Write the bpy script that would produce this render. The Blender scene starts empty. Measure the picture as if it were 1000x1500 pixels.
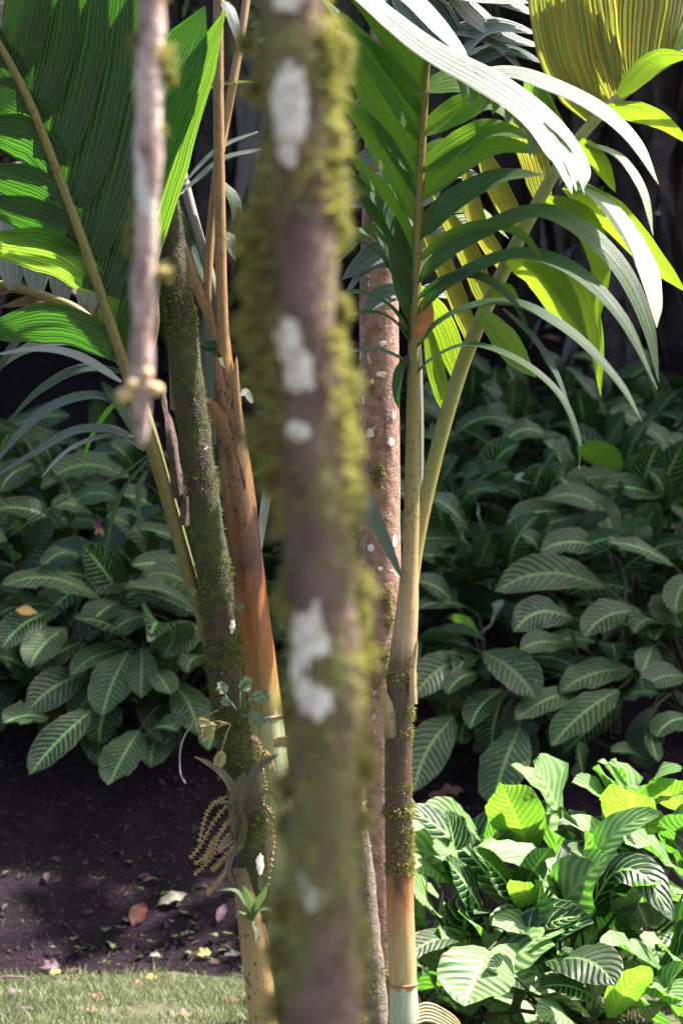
import bpy, math, random
from mathutils import Vector, noise
V = Vector
RNG = random.Random(7)
sc = bpy.context.scene
col = sc.collection

# ------------------------------------------------------------------ camera, sky, sun, exposure
FPX, CAMZ = 3383.0, 1.5
cd = bpy.data.cameras.new('camera'); cam = bpy.data.objects.new('camera', cd); col.objects.link(cam)
cam.location = (0, 0, CAMZ); cam.rotation_euler = (math.radians(90), 0, 0)
cd.sensor_fit = 'VERTICAL'; cd.sensor_height = 36; cd.sensor_width = 24
cd.lens = 36 * FPX / 1500; cd.clip_end = 500
cd.dof.use_dof = True; cd.dof.focus_distance = 5.5; cd.dof.aperture_fstop = 4.3
sc.camera = cam
SUN = V((0.50, 0.16, 0.85)).normalized()
w = bpy.data.worlds.new('World'); sc.world = w; w.use_nodes = True
nt = w.node_tree; sky = nt.nodes.new('ShaderNodeTexSky'); sky.sky_type = 'NISHITA'; sky.sun_disc = False
sky.sun_elevation = math.asin(SUN.z); sky.sun_rotation = math.atan2(SUN.x, SUN.y)
sky.air_density = .8; sky.dust_density = 4.0; sky.ozone_density = 0.2
nt.links.new(sky.outputs[0], nt.nodes['Background'].inputs[0]); nt.nodes['Background'].inputs[1].default_value = 0.105
sl = bpy.data.lights.new('sun', 'SUN'); sun = bpy.data.objects.new('sun', sl); col.objects.link(sun)
sl.energy = 5.0; sl.angle = math.radians(0.53); sl.color = (1, 0.95, 0.87)
sun.rotation_euler = SUN.to_track_quat('Z', 'Y').to_euler(); sun.location = (6, 2, 12)
vs = sc.view_settings; vs.view_transform = 'Standard'; vs.look = 'None'; vs.exposure = 2.15; vs.gamma = 1
sc.cycles.use_denoising = True; sc.cycles.max_bounces = 8; sc.cycles.transmission_bounces = 6
sc.cycles.sample_clamp_indirect = 6

# ------------------------------------------------------------------ helpers
def P(x, y, Y): return V(((x - 500) / FPX * Y, Y, CAMZ + (750 - y) / FPX * Y))
def px(Y): return Y / FPX
def lerp_tab(tab, t):
    if t <= tab[0][0]: return tab[0][1]
    for (a, va), (b, vb) in zip(tab, tab[1:]):
        if t <= b: return va + (vb - va) * (t - a) / (b - a)
    return tab[-1][1]
def spline(pts, n):
    """Catmull-Rom through pts, n+1 samples"""
    q = [pts[0] * 2 - pts[1]] + list(pts) + [pts[-1] * 2 - pts[-2]]
    out = []; m = len(pts) - 1
    for i in range(n + 1):
        s = i / n * m; k = min(int(s), m - 1); t = s - k
        a, b, c, d = q[k], q[k + 1], q[k + 2], q[k + 3]
        out.append(0.5 * ((2 * b) + (c - a) * t + (2 * a - 5 * b + 4 * c - d) * t * t + (3 * b - a - 3 * c + d) * t ** 3))
    return out
def rv(s=1.0, r=RNG): return V((r.uniform(-s, s), r.uniform(-s, s), r.uniform(-s, s)))

class MB:
    def __init__(s): s.v = []; s.f = []; s.uv = []; s.fm = []
    def face(s, idx, uvs): s.f.append(idx); s.uv.extend(uvs)
    def build(s, name, mat, parent=None, smooth=True, sub=None):
        org = root_of(parent) if parent else V((0, 0, 0))
        me = bpy.data.meshes.new(name)
        me.from_pydata([tuple(p - org) for p in s.v], [], s.f)
        uvl = me.uv_layers.new(name='UVMap')
        flat = [c for uv in s.uv for c in uv]
        uvl.data.foreach_set('uv', flat)
        if smooth: me.polygons.foreach_set('use_smooth', [True] * len(s.f))
        me.materials.append(mat); me.update()
        o = bpy.data.objects.new(name, me); col.objects.link(o)
        if parent: o.parent = parent
        return o
def root_of(o):
    while o.parent: o = o.parent
    return o.location.copy()
def tag(o, label=None, cat=None, group=None, kind=None):
    for k, v in (('label', label), ('category', cat), ('group', group), ('kind', kind)):
        if v: o[k] = v
    return o
def thing(name, loc, label, cat, group=None):
    o = bpy.data.objects.new(name, None); o.empty_display_size = .05; col.objects.link(o); o.location = loc
    return tag(o, label, cat, group)

PROF = {
 'zebra': [(0, .1), (.08, .42), (.22, .82), (.42, 1), (.62, .95), (.8, .7), (.92, .36), (1, .02)],
 'palm': [(0, .3), (.12, .72), (.35, 1), (.6, .85), (.85, .42), (1, .02)],
 'wide': [(0, .6), (.2, .9), (.6, 1), (.85, .6), (1, .03)],
 'broad': [(0, .3), (.25, .8), (.6, 1), (.88, 1), (1, .85)],
 'cut': [(0, .25), (.2, .65), (.5, 1), (.8, .85), (.92, .5), (1, .25)],
 'strap': [(0, 1), (.6, .82), (.9, .4), (1, .03)],
 'dry': [(0, .1), (.2, .7), (.5, 1), (.8, .6), (1, .02)],
}
def blade(mb, path, width, nhint, prof='zebra', nc=6, fold=.15, pleat=0., ruffle=0., jag=0., twist=0., teeth=0., r=RNG):
    n = len(path) - 1; tab = PROF[prof]; b0 = len(mb.v); ph = r.uniform(0, 6.3); ph2 = r.uniform(0, 6.3)
    js = [r.uniform(-jag, jag) for _ in range(nc + 1)]
    for i, p in enumerate(path):
        t = i / n
        T = (path[min(i + 1, n)] - path[max(i - 1, 0)]).normalized()
        nh = V(nhint)
        if twist: 
            from mathutils import Quaternion
            nh = Quaternion(T, twist * t) @ nh
        S = T.cross(nh)
        if S.length < 1e-4: S = T.cross(V((0.3, .2, 1)))
        S.normalize(); N = S.cross(T).normalized()
        hw = width * .5 * lerp_tab(tab, t)
        tk = 1 - teeth * r.uniform(0, 1) * (i % 2) if teeth and t > .45 else 1
        for j in range(nc + 1):
            u = -1 + 2 * j / nc; a = abs(u)
            if u > .4: u *= tk
            off = fold * a * hw
            if pleat: off += (pleat if j % 2 else -pleat) * hw
            if ruffle: off += ruffle * width * a * a * math.sin(t * 15 + ph + (1.4 if u > 0 else 0)) * min(1, 4 * t) + ruffle * .6 * width * a * math.sin(t * 34 + ph2 + u)
            q = p + S * (u * hw) + N * off
            if jag and t > .6: q = q + T * (js[j] * width * (t - .6) / .4)
            mb.v.append(q)
    for i in range(n):
        for j in range(nc):
            a = b0 + i * (nc + 1) + j
            mb.face((a, a + 1, a + nc + 2, a + nc + 1), ((j / nc, i / n), ((j + 1) / nc, i / n), ((j + 1) / nc, (i + 1) / n), (j / nc, (i + 1) / n)))
def tube(mb, path, radii, ns=10, lump=0., lf=8., flat=1.0, cap=True):
    n = len(path) - 1; b0 = len(mb.v)
    ref = V((0, -1, 0)); L = 0
    for i, p in enumerate(path):
        T = (path[min(i + 1, n)] - path[max(i - 1, 0)]).normalized()
        A = T.cross(ref)
        if A.length < .05: A = T.cross(V((1, 0, 0)))
        A.normalize(); B = T.cross(A)
        rad = radii(i / n) if callable(radii) else radii
        for k in range(ns):
            th = 2 * math.pi * k / ns
            rr = rad
            d = A * math.cos(th) + B * math.sin(th) * flat
            if lump: rr *= 1 + lump * noise.noise((p + d * rad) * lf)
            mb.v.append(p + d * rr)
    for i in range(n):
        for k in range(ns):
            a = b0 + i * ns + k; b = b0 + i * ns + (k + 1) % ns
            mb.face((a, b, b + ns, a + ns), ((k / ns, i / n), ((k + 1) / ns, i / n), ((k + 1) / ns, (i + 1) / n), (k / ns, (i + 1) / n)))
    if cap:
        for ring, tv in ((0, 0.), (n, 1.)):
            idx = [b0 + ring * ns + k for k in range(ns)]
            if ring == 0: idx = idx[::-1]
            mb.face(tuple(idx), [(.5, tv)] * ns)
def pxpath(pts, Y, dY=0.0, n=None, curve=None):
    """pixel polyline at depth Y (tip shifted by dY) -> smooth 3D path"""
    m = len(pts) - 1
    q = [P(x, y, Y + dY * (i / m) ** 1.3) for i, (x, y) in enumerate(pts)]
    return spline(q, n or max(8, 5 * m))
def rtab(tab): return lambda t: lerp_tab(tab, t)

# ------------------------------------------------------------------ materials
def new_mat(name):
    m = bpy.data.materials.new(name); m.use_nodes = True; nt = m.node_tree; nt.nodes.clear()
    return m, nt
class NT:
    def __init__(s, nt): s.nt = nt
    def n(s, typ, **kw):
        o = s.nt.nodes.new('ShaderNode' + typ)
        for k, v in kw.items():
            if k.startswith('_'): setattr(o, k[1:], v)
        for k, v in kw.items():
            if k.startswith('_'): continue
            key = int(k[1:]) if k[0] == 'i' and k[1:].isdigit() else k.replace('__', ' ')
            s.set(o.inputs[key], v)
        return o
    def set(s, inp, v):
        if isinstance(v, bpy.types.NodeSocket): s.nt.links.new(v, inp)
        elif isinstance(v, bpy.types.Node): s.nt.links.new(v.outputs[0], inp)
        else:
            if inp.type == 'RGBA' and len(v) == 3: v = (*v, 1)
            inp.default_value = v
    def m(s, op, a, b=None, c=None, clamp=False):
        o = s.nt.nodes.new('ShaderNodeMath'); o.operation = op; o.use_clamp = clamp
        for i, x in enumerate((a, b, c)):
            if x is not None: s.set(o.inputs[i], x)
        return o.outputs[0]
    def mix(s, f, a, b, bt='MIX'):
        o = s.nt.nodes.new('ShaderNodeMix'); o.data_type = 'RGBA'; o.blend_type = bt
        s.set(o.inputs[0], f); s.set(o.inputs[6], a); s.set(o.inputs[7], b); return o.outputs[2]
    def smooth(s, x, lo, hi, a=0., b=1.):
        o = s.nt.nodes.new('ShaderNodeMapRange'); o.interpolation_type = 'SMOOTHSTEP'
        s.set(o.inputs[0], x); s.set(o.inputs[1], lo); s.set(o.inputs[2], hi); s.set(o.inputs[3], a); s.set(o.inputs[4], b)
        return o.outputs[0]
    def noise(s, vec, scale, detail=3, rough=.55, dist=0.):
        o = s.nt.nodes.new('ShaderNodeTexNoise'); s.set(o.inputs['Vector'], vec); o.inputs['Scale'].default_value = scale
        o.inputs['Detail'].default_value = detail; o.inputs['Roughness'].default_value = rough; o.inputs['Distortion'].default_value = dist
        return o.outputs[0]
    def scale(s, vec, xyz):
        o = s.nt.nodes.new('ShaderNodeVectorMath'); o.operation = 'MULTIPLY'; s.set(o.inputs[0], vec); o.inputs[1].default_value = xyz
        return o.outputs[0]
    def bump(s, h, strength, dist=.01):
        o = s.nt.nodes.new('ShaderNodeBump'); o.inputs['Strength'].default_value = strength; o.inputs['Distance'].default_value = dist
        s.set(o.inputs['Height'], h); return o.outputs[0]
    def out(s, sh):
        o = s.nt.nodes.new('ShaderNodeOutputMaterial'); s.nt.links.new(sh, o.inputs[0])
    def leaf(s, colr, trans, tf, rough, bump=None, spec=.5):
        p = s.n('BsdfPrincipled'); s.set(p.inputs['Base Color'], colr); s.set(p.inputs['Roughness'], rough); p.inputs['Specular IOR Level'].default_value = spec
        t = s.n('BsdfTranslucent'); s.set(t.inputs['Color'], trans)
        if bump is not None: s.set(p.inputs['Normal'], bump); s.set(t.inputs['Normal'], bump)
        mx = s.n('MixShader'); s.set(mx.inputs[0], tf); s.nt.links.new(p.outputs[0], mx.inputs[1]); s.nt.links.new(t.outputs[0], mx.inputs[2])
        s.out(mx.outputs[0])
    def solid(s, colr, rough, bump=None, spec=.4):
        p = s.n('BsdfPrincipled'); s.set(p.inputs['Base Color'], colr); s.set(p.inputs['Roughness'], rough); p.inputs['Specular IOR Level'].default_value = spec
        if bump is not None: s.set(p.inputs['Normal'], bump)
        s.out(p.outputs[0])

def zebra_mat(name, dark, light, under, trans_d, trans_l, tf=.28, rough=.42, contrast=1., nst=13, vw=.62, soft=.2):
    m, nt = new_mat(name); g = NT(nt)
    uv = g.n('UVMap').outputs[0]; sep = g.n('SeparateXYZ', Vector=uv)
    obj = g.n('TexCoord').outputs['Object']; info = g.n('ObjectInfo'); rnd = info.outputs['Random']
    a = g.m('ABSOLUTE', g.m('MULTIPLY', g.m('SUBTRACT', sep.outputs[0], .5), 2.))
    wob = g.noise(obj, 9, 2)
    vtx = g.m('ADD', sep.outputs[1], g.m('MULTIPLY', g.m('SUBTRACT', wob, .5), .035))
    s = g.m('SUBTRACT', g.m('MULTIPLY', vtx, g.m('ADD', nst - 1.5, g.m('MULTIPLY', rnd, 3.))), g.m('MULTIPLY', g.m('POWER', a, 1.2), 2.4))
    tri = g.m('MULTIPLY', g.m('ABSOLUTE', g.m('SUBTRACT', g.m('FRACT', s), .5)), 2.)      # 1 at vein
    wid = g.m('SUBTRACT', vw, g.m('MULTIPLY', a, -.08))
    wid = g.m('ADD', wid, g.m('MULTIPLY', g.m('SUBTRACT', g.noise(g.scale(uv, (3, 7, 1)), 2., 2), .5), .5))
    band = g.smooth(tri, g.m('SUBTRACT', wid, soft), g.m('ADD', wid, soft))
    mid = g.smooth(a, .035, .11, 1., 0.)
    edge = g.smooth(a, .93, .99)
    pat = g.m('MAXIMUM', g.m('MULTIPLY', band, g.smooth(a, .75, 1.0, 1., .55)), g.m('MAXIMUM', mid, g.m('MULTIPLY', edge, .45)))
    pat = g.m('MULTIPLY', pat, g.m('MULTIPLY', contrast, g.m('ADD', .78, g.m('MULTIPLY', g.m('FRACT', g.m('MULTIPLY', rnd, 17.3)), .22))))
    big = g.noise(obj, 5, 3); fine = g.noise(g.scale(uv, (60, 9, 1)), 3, 3)
    c = g.mix(pat, dark, light)
    br = g.m('ADD', .72, g.m('MULTIPLY', rnd, .55))
    c = g.mix(1., c, g.n('CombineXYZ', X=br, Y=br, Z=br), 'MULTIPLY')
    c = g.mix(g.m('MULTIPLY', g.smooth(big, .45, .8), .14), c, (.11, .15, .1))
    # brown edge wear and spots
    wear = g.m('MULTIPLY', g.smooth(g.noise(obj, 38, 3), .62, .70), g.smooth(g.noise(obj, 6, 1), .5, .62))
    wear = g.m('MAXIMUM', wear, g.m('MULTIPLY', g.smooth(a, .9, 1.), g.smooth(g.noise(obj, 14, 2), .56, .62)))
    c = g.mix(g.m('MULTIPLY', wear, .8), c, (.22, .13, .06))
    bf = g.n('NewGeometry').outputs['Backfacing']
    c = g.mix(bf, c, g.mix(g.m('MULTIPLY', pat, .4), under, light))
    tr = g.mix(pat, trans_d, trans_l)
    h = g.m('ADD', g.m('MULTIPLY', g.m('SUBTRACT', 1., tri), g.smooth(a, 0., .15)), g.m('MULTIPLY', fine, .12))
    g.leaf(c, tr, tf, g.m('ADD', rough, g.m('MULTIPLY', big, .12)), g.bump(h, .5, .006), .42)
    return m
def palm_mat(name, c0, c1, tr0, tr1, tf=.4, rough=.4, nv=16, stain=0., vein=.22, spec=.45, valley=.55):
    m, nt = new_mat(name); g = NT(nt)
    uv = g.n('UVMap').outputs[0]; sep = g.n('SeparateXYZ', Vector=uv); obj = g.n('TexCoord').outputs['Object']
    rnd = g.n('ObjectInfo').outputs['Random']
    wv = g.m('SINE', g.m('MULTIPLY', g.m('ADD', sep.outputs[0], g.m('MULTIPLY', g.noise(g.scale(uv, (nv * .5, .6, 1)), 1.0, 2), .12)), nv * 6.283))
    st = g.noise(g.scale(uv, (nv * 1.6, 1.2, 1)), 1.3, 4, .65)
    fine = g.noise(g.scale(uv, (nv * 6, 2.2, 1)), 1.5, 2)
    f = g.m('ADD', g.m('MULTIPLY', g.smooth(st, .32, .7), .7), g.m('MULTIPLY', rnd, .35), clamp=True)
    c = g.mix(f, c0, c1)
    line = g.m('MULTIPLY', g.smooth(wv, .75, 1.), g.smooth(g.noise(g.scale(uv, (nv * .8, .5, 1)), 1.4, 2), .35, .65))
    c = g.mix(g.m('MULTIPLY', line, vein), c, g.mix(.5, c1, (.3, .34, .16)))
    c = g.mix(g.m('MULTIPLY', g.smooth(wv, -.35, -1.), valley), c, g.mix(.75, c0, (0, 0, 0)))
    tr = g.mix(f, tr0, tr1); tr = g.mix(g.m('MULTIPLY', g.smooth(wv, -.3, -1.), .6), tr, g.mix(.7, tr0, (0, 0, 0)))
    blot = g.noise(g.scale(uv, (9, 2.2, 1)), 2., 4)
    if stain:
        sm = g.m('MULTIPLY', g.smooth(blot, .5, .6), stain)
        c = g.mix(sm, c, (.28, .12, .03)); tr = g.mix(sm, tr, (.42, .16, .02))
    spots = g.m('MULTIPLY', g.smooth(g.noise(obj, 45, 2), .66, .72), .5)
    c = g.mix(spots, c, (.16, .1, .03))
    h = g.m('ADD', g.m('MULTIPLY', wv, .5), g.m('MULTIPLY', fine, .5))
    g.leaf(c, tr, tf, g.m('ADD', rough, g.m('MULTIPLY', fine, .15)), g.bump(h, .6, .004), spec)
    return m
def bark_mat(name, base, alt, dark, moss=0., lichen=0., moss_c=(.10, .12, .02), rough=.85, sc_=30, lich_c=(.62, .58, .54), bumpd=.008):
    m, nt = new_mat(name); g = NT(nt)
    obj = g.n('TexCoord').outputs['Object']
    n1 = g.noise(obj, sc_, 5, .65); n2 = g.noise(g.scale(obj, (1, 1, .35)), sc_ * .45, 4, .6); n3 = g.noise(obj, sc_ * 4, 3)
    c = g.mix(g.smooth(n1, .35, .65), base, alt); c = g.mix(g.m('MULTIPLY', g.smooth(n2, .52, .7), .8), c, dark)
    c = g.mix(g.m('MULTIPLY', g.smooth(n3, .55, .75), .35), c, dark)
    if lichen:
        l = g.smooth(g.noise(obj, sc_ * .8, 3, .5, .6), .72 - lichen * .22, .75 - lichen * .22); c = g.mix(g.m('MULTIPLY', l, .85), c, lich_c)
    if moss:
        mm = g.smooth(g.noise(g.scale(obj, (1, 1, .6)), sc_ * .3, 5, .65, .5), .68 - moss * .36, .78 - moss * .36)
        c = g.mix(mm, c, g.mix(g.smooth(n1, .3, .7), moss_c, tuple(x * .4 for x in moss_c)))
    g.solid(c, rough, g.bump(g.m('ADD', n1, g.m('MULTIPLY', n3, .4)), .8, bumpd))
    return m
def stem_mat(name, ramp, spot=.5, spot_c=(.03, .018, .012), streak=.5, rough=.55, low=0., high=1.):
    m, nt = new_mat(name); g = NT(nt)
    uv = g.n('UVMap').outputs[0]; sep = g.n('SeparateXYZ', Vector=uv); obj = g.n('TexCoord').outputs['Object']
    wob = g.noise(g.scale(obj, (1, 1, .25)), 60, 3)
    v = g.m('ADD', sep.outputs[1], g.m('ADD', g.m('MULTIPLY', g.m('SUBTRACT', wob, .5), .05), g.m('MULTIPLY', g.m('SUBTRACT', g.noise(g.scale(obj, (1, 1, .35)), 28, 3), .5), .09)))
    cr = g.n('ValToRGB', Fac=v); e = cr.color_ramp.elements
    while len(e) < len(ramp): e.new(.5)
    for k, (p_, c_) in enumerate(ramp): e[k].position = p_; e[k].color = (*c_, 1)
    c = cr.outputs[0]
    s = g.noise(g.scale(obj, (1, 1, .06)), 190, 3, .6)
    c = g.mix(g.m('MULTIPLY', g.smooth(s, .4, .75), streak), c, g.mix(1., c, (.45, .36, .3), 'MULTIPLY'))
    n = g.noise(g.scale(obj, (1, 1, .7)), 110, 4, .65); nb = g.noise(obj, 16, 3)
    zone = g.m('MULTIPLY', g.smooth(v, low - .04, low + .04), g.smooth(v, high - .04, high + .04, 1., 0.))
    c = g.mix(g.m('MULTIPLY', g.m('MULTIPLY', g.smooth(g.m('ADD', n, g.m('MULTIPLY', g.m('SUBTRACT', nb, .5), .6)), .56, .64), spot), zone), c, spot_c)
    g.solid(c, rough, g.bump(s, .25, .003))
    return m
def plain_mat(name, c0, c1, scale=40, rough=.7, tf=0., tr=None, bump=.3):
    m, nt = new_mat(name); g = NT(nt); obj = g.n('TexCoord').outputs['Object']; rnd = g.n('ObjectInfo').outputs['Random']
    n = g.noise(obj, scale, 4, .6)
    c = g.mix(g.m('ADD', g.smooth(n, .3, .7), g.m('MULTIPLY', g.m('SUBTRACT', rnd, .5), .4), clamp=True), c0, c1)
    if tf: g.leaf(c, tr or c1, tf, rough, g.bump(n, bump, .004))
    else: g.solid(c, rough, g.bump(n, bump, .006))
    return m

M = {}
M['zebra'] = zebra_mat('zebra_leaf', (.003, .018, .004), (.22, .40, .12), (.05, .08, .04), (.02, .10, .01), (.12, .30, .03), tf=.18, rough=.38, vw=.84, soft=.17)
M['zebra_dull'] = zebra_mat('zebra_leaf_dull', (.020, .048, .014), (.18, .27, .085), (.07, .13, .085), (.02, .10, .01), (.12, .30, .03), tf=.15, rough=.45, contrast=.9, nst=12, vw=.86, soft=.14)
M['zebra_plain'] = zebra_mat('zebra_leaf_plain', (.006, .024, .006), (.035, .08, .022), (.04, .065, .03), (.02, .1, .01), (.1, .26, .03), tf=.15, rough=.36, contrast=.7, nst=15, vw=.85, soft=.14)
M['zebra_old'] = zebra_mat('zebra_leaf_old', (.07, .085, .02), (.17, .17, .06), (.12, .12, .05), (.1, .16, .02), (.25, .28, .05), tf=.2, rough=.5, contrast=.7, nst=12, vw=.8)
M['zebra_sun'] = zebra_mat('zebra_leaf_sunlit', (.095, .20, .055), (.32, .44, .20), (.16, .23, .10), (.05, .26, .01), (.30, .55, .06), tf=.34, rough=.36, nst=9.5, vw=.5, soft=.45, contrast=.8)  # paler copy of the zebra leaf, sunlight painted into its stripes
M['zebra_lime'] = zebra_mat('zebra_leaf_backlit', (.07, .17, .025), (.17, .28, .06), (.14, .24, .05), (.17, .44, .02), (.36, .64, .06), tf=.48, rough=.4, contrast=.8, nst=11)  # lime copy of the zebra leaf, backlit glow put into its colour
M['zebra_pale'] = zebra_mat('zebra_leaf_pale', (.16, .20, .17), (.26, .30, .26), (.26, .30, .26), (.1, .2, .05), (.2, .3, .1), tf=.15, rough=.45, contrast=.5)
M['petiole'] = plain_mat('zebra_petiole', (.025, .04, .012), (.05, .035, .018), 30, .5)
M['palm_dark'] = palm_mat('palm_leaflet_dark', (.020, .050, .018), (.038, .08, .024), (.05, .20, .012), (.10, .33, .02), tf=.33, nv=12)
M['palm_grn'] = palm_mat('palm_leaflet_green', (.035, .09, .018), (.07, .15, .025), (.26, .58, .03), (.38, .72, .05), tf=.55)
M['palm_sunlit'] = palm_mat('palm_leaflet_sunlit', (.25, .30, .18), (.34, .38, .27), (.14, .34, .02), (.22, .5, .05), tf=.2, rough=.32, vein=.2, spec=.7, valley=.16, nv=11)  # whitened leaflet copy, sun glare painted into the base colour
M['palm_lime'] = palm_mat('palm_leaflet_lime', (.10, .17, .02), (.16, .23, .03), (.30, .55, .02), (.42, .62, .03), tf=.5)
M['palm_yel'] = palm_mat('palm_leaflet_yellow', (.13, .15, .03), (.2, .19, .04), (.28, .38, .03), (.58, .58, .08), tf=.5, stain=.4, nv=13)
M['palm_grey'] = palm_mat('palm_leaflet_grey', (.055, .085, .075), (.10, .14, .125), (.06, .16, .05), (.1, .22, .08), tf=.2, rough=.28, vein=.5)
M['palm_pale'] = palm_mat('palm_leaflet_silver', (.22, .25, .23), (.34, .36, .34), (.2, .26, .16), (.3, .36, .25), tf=.25, rough=.35, vein=.6, nv=12)
M['palm_dry'] = palm_mat('palm_leaflet_dry', (.16, .11, .055), (.26, .2, .11), (.2, .13, .04), (.3, .2, .08), tf=.3, rough=.6, vein=.5)
M['rachis'] = stem_mat('rachis_olive', [(0, (.33, .24, .12)), (.18, (.31, .23, .10)), (.3, (.20, .16, .045)), (.45, (.15, .125, .026)), (.7, (.17, .13, .025)), (1, (.12, .085, .02))], spot=.55, streak=.25, spot_c=(.07, .04, .015))
M['rachis_green'] = stem_mat('rachis_green', [(0, (.32, .24, .11)), (.15, (.28, .22, .075)), (.3, (.19, .19, .045)), (.7, (.24, .24, .09)), (1, (.2, .2, .1))], spot=.35, streak=.25, spot_c=(.08, .05, .02))
M['rachis_brown'] = stem_mat('rachis_brown', [(0, (.085, .085, .02)), (.4, (.12, .10, .025)), (.75, (.15, .13, .03)), (1, (.12, .1, .03))], spot=.4, streak=.3)
M['petiole_orange'] = stem_mat('petiole_orange', [(0, (.25, .135, .048)), (.5, (.27, .16, .07)), (1, (.23, .155, .085))], spot=.35, streak=.4)
M['petiole_grey'] = stem_mat('petiole_grey', [(0, (.12, .13, .09)), (.5, (.2, .19, .17)), (1, (.22, .2, .19))], spot=.2, streak=.4)
M['moss'] = plain_mat('moss_olive', (.10, .095, .03), (.30, .275, .085), 60, .9, tf=.35, tr=(.36, .35, .08))
M['moss_mid'] = plain_mat('moss_mid', (.08, .085, .018), (.25, .25, .055), 70, .9, tf=.3, tr=(.2, .2, .03))
M['moss_dark'] = plain_mat('moss_dark', (.03, .04, .006), (.15, .17, .02), 70, .9, tf=.25, tr=(.12, .14, .02))
M['fall_purple_s'] = plain_mat('sheath_purple', (.07, .04, .035), (.16, .11, .09), 40, .7)
M['lichen'] = plain_mat('lichen_white', (.46, .38, .32), (.74, .67, .60), 90, .95, bump=.04)
M['soil'] = None
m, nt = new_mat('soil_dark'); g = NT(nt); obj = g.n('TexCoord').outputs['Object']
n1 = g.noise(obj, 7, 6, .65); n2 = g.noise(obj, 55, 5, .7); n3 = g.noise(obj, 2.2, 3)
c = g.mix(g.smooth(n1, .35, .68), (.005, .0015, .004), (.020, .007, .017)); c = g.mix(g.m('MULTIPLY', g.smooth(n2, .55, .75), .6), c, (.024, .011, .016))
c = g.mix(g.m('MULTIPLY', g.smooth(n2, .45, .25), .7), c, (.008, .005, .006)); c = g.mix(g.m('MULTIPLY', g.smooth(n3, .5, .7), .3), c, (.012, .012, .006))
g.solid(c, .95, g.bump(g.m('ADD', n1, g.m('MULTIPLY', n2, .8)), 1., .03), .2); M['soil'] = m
M['lawn'] = plain_mat('lawn_earth', (.05, .048, .028), (.085, .085, .045), 25, .95)
M['grass'] = plain_mat('grass_blades', (.085, .105, .045), (.20, .22, .115), 6, .6, tf=.3, tr=(.2, .24, .09))
M['weed'] = plain_mat('weed_leaf', (.05, .09, .03), (.11, .16, .06), 20, .55, tf=.25)
M['crumb'] = plain_mat('soil_crumb', (.008, .004, .006), (.034, .018, .020), 50, .95)

# ------------------------------------------------------------------ ground: bank and lawn
HT = [(7.25, 0), (7.5, .06), (8.4, .53), (10.8, 1.35), (13, 1.95), (15, 3.0), (20, 6.5), (30, 12), (80, 22)]
def ground(x, y):
    e = 7.32 + .05 * noise.noise(V((x * 1.7, 3.1, 0)))
    b = lerp_tab(HT, y - (e - 7.32))
    k = min(1, max(0, (y - e) / .4))
    return b + k * (.05 * noise.noise(V((x * 1.3, y * 1.3, 0))) + .022 * noise.noise(V((x * 6, y * 6, 2))) + .008 * noise.noise(V((x * 22, y * 22, 5))))
def axis(segs):
    out = []
    for a, b, n in segs: out += [a + (b - a) * i / n for i in range(n)]
    return out + [segs[-1][1]]
def sheet(xs, ys, f, name, mat):
    mb = MB(); nx = len(xs)
    for y in ys:
        for x in xs: mb.v.append(V((x, y, f(x, y))))
    for j in range(len(ys) - 1):
        for i in range(nx - 1):
            a = j * nx + i
            mb.face((a, a + 1, a + nx + 1, a + nx), [(0, 0)] * 4)
    return tag(mb.build(name, mat), kind='structure')
xs = axis([(-90, -12, 12), (-12, -2.2, 20), (-2.2, 2.4, 200), (2.4, 12, 20), (12, 90, 12)])
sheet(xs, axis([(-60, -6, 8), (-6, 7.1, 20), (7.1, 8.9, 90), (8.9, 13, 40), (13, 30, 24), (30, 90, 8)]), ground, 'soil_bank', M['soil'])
lawn_edge = lambda x: 7.31 + .05 * noise.noise(V((x * 1.7, 3.1, 0))) + .07 * noise.noise(V((x * 4.5, 1, 0))) + .03 * noise.noise(V((x * 17, 1, 0)))
mb = MB(); lx = axis([(-90, -6, 10), (-6, 6, 160), (6, 90, 10)]); ly = axis([(0, 1, 12)])
for y in ly:
    for x in lx:
        yy = -60 + (lawn_edge(x) + 60) * (1 - (1 - y) ** 3)
        mb.v.append(V((x, yy, .006 + .012 * noise.noise(V((x * 3, yy * 3, 0))) + .012 + max(0, ground(x, yy)))))
for j in range(len(ly) - 1):
    for i in range(len(lx) - 1):
        a = j * len(lx) + i; mb.face((a, a + 1, a + len(lx) + 1, a + len(lx)), [(0, 0)] * 4)
tag(mb.build('lawn', M['lawn']), kind='structure')
mb = MB(); r = random.Random(3)
for k in range(46000):
    x = r.uniform(-1.9, .9) if k < 38000 else r.uniform(-5, 4); y = lawn_edge(x) - abs(r.gauss(0, .55)) - .0 + r.uniform(-.05, .02) + (r.random() < .06) * abs(r.gauss(0, .06))
    if y < 4: continue
    dens = noise.noise(V((x * 4, y * 4, 9)))
    if dens < -.28 and r.random() < .75: continue
    z = .018 + max(0, ground(x, y)); h = r.uniform(.012, .034) * (1 + .5 * dens); a = r.uniform(0, 6.28); wd = r.uniform(.0018, .0035)
    lean = V((r.gauss(0, .6), r.gauss(0, .6), 1)) * h; b = V((x, y, z)); s = V((math.cos(a), math.sin(a), 0)) * wd
    i = len(mb.v); mb.v += [b - s, b + s, b + lean]; mb.face((i, i + 1, i + 2), [(0, 0), (1, 0), (.5, 1)])
tag(mb.build('lawn_grass', M['grass'], smooth=False), 'short pale green grass of the lawn', 'grass', kind='stuff')
mb = MB(); r = random.Random(4)
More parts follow.
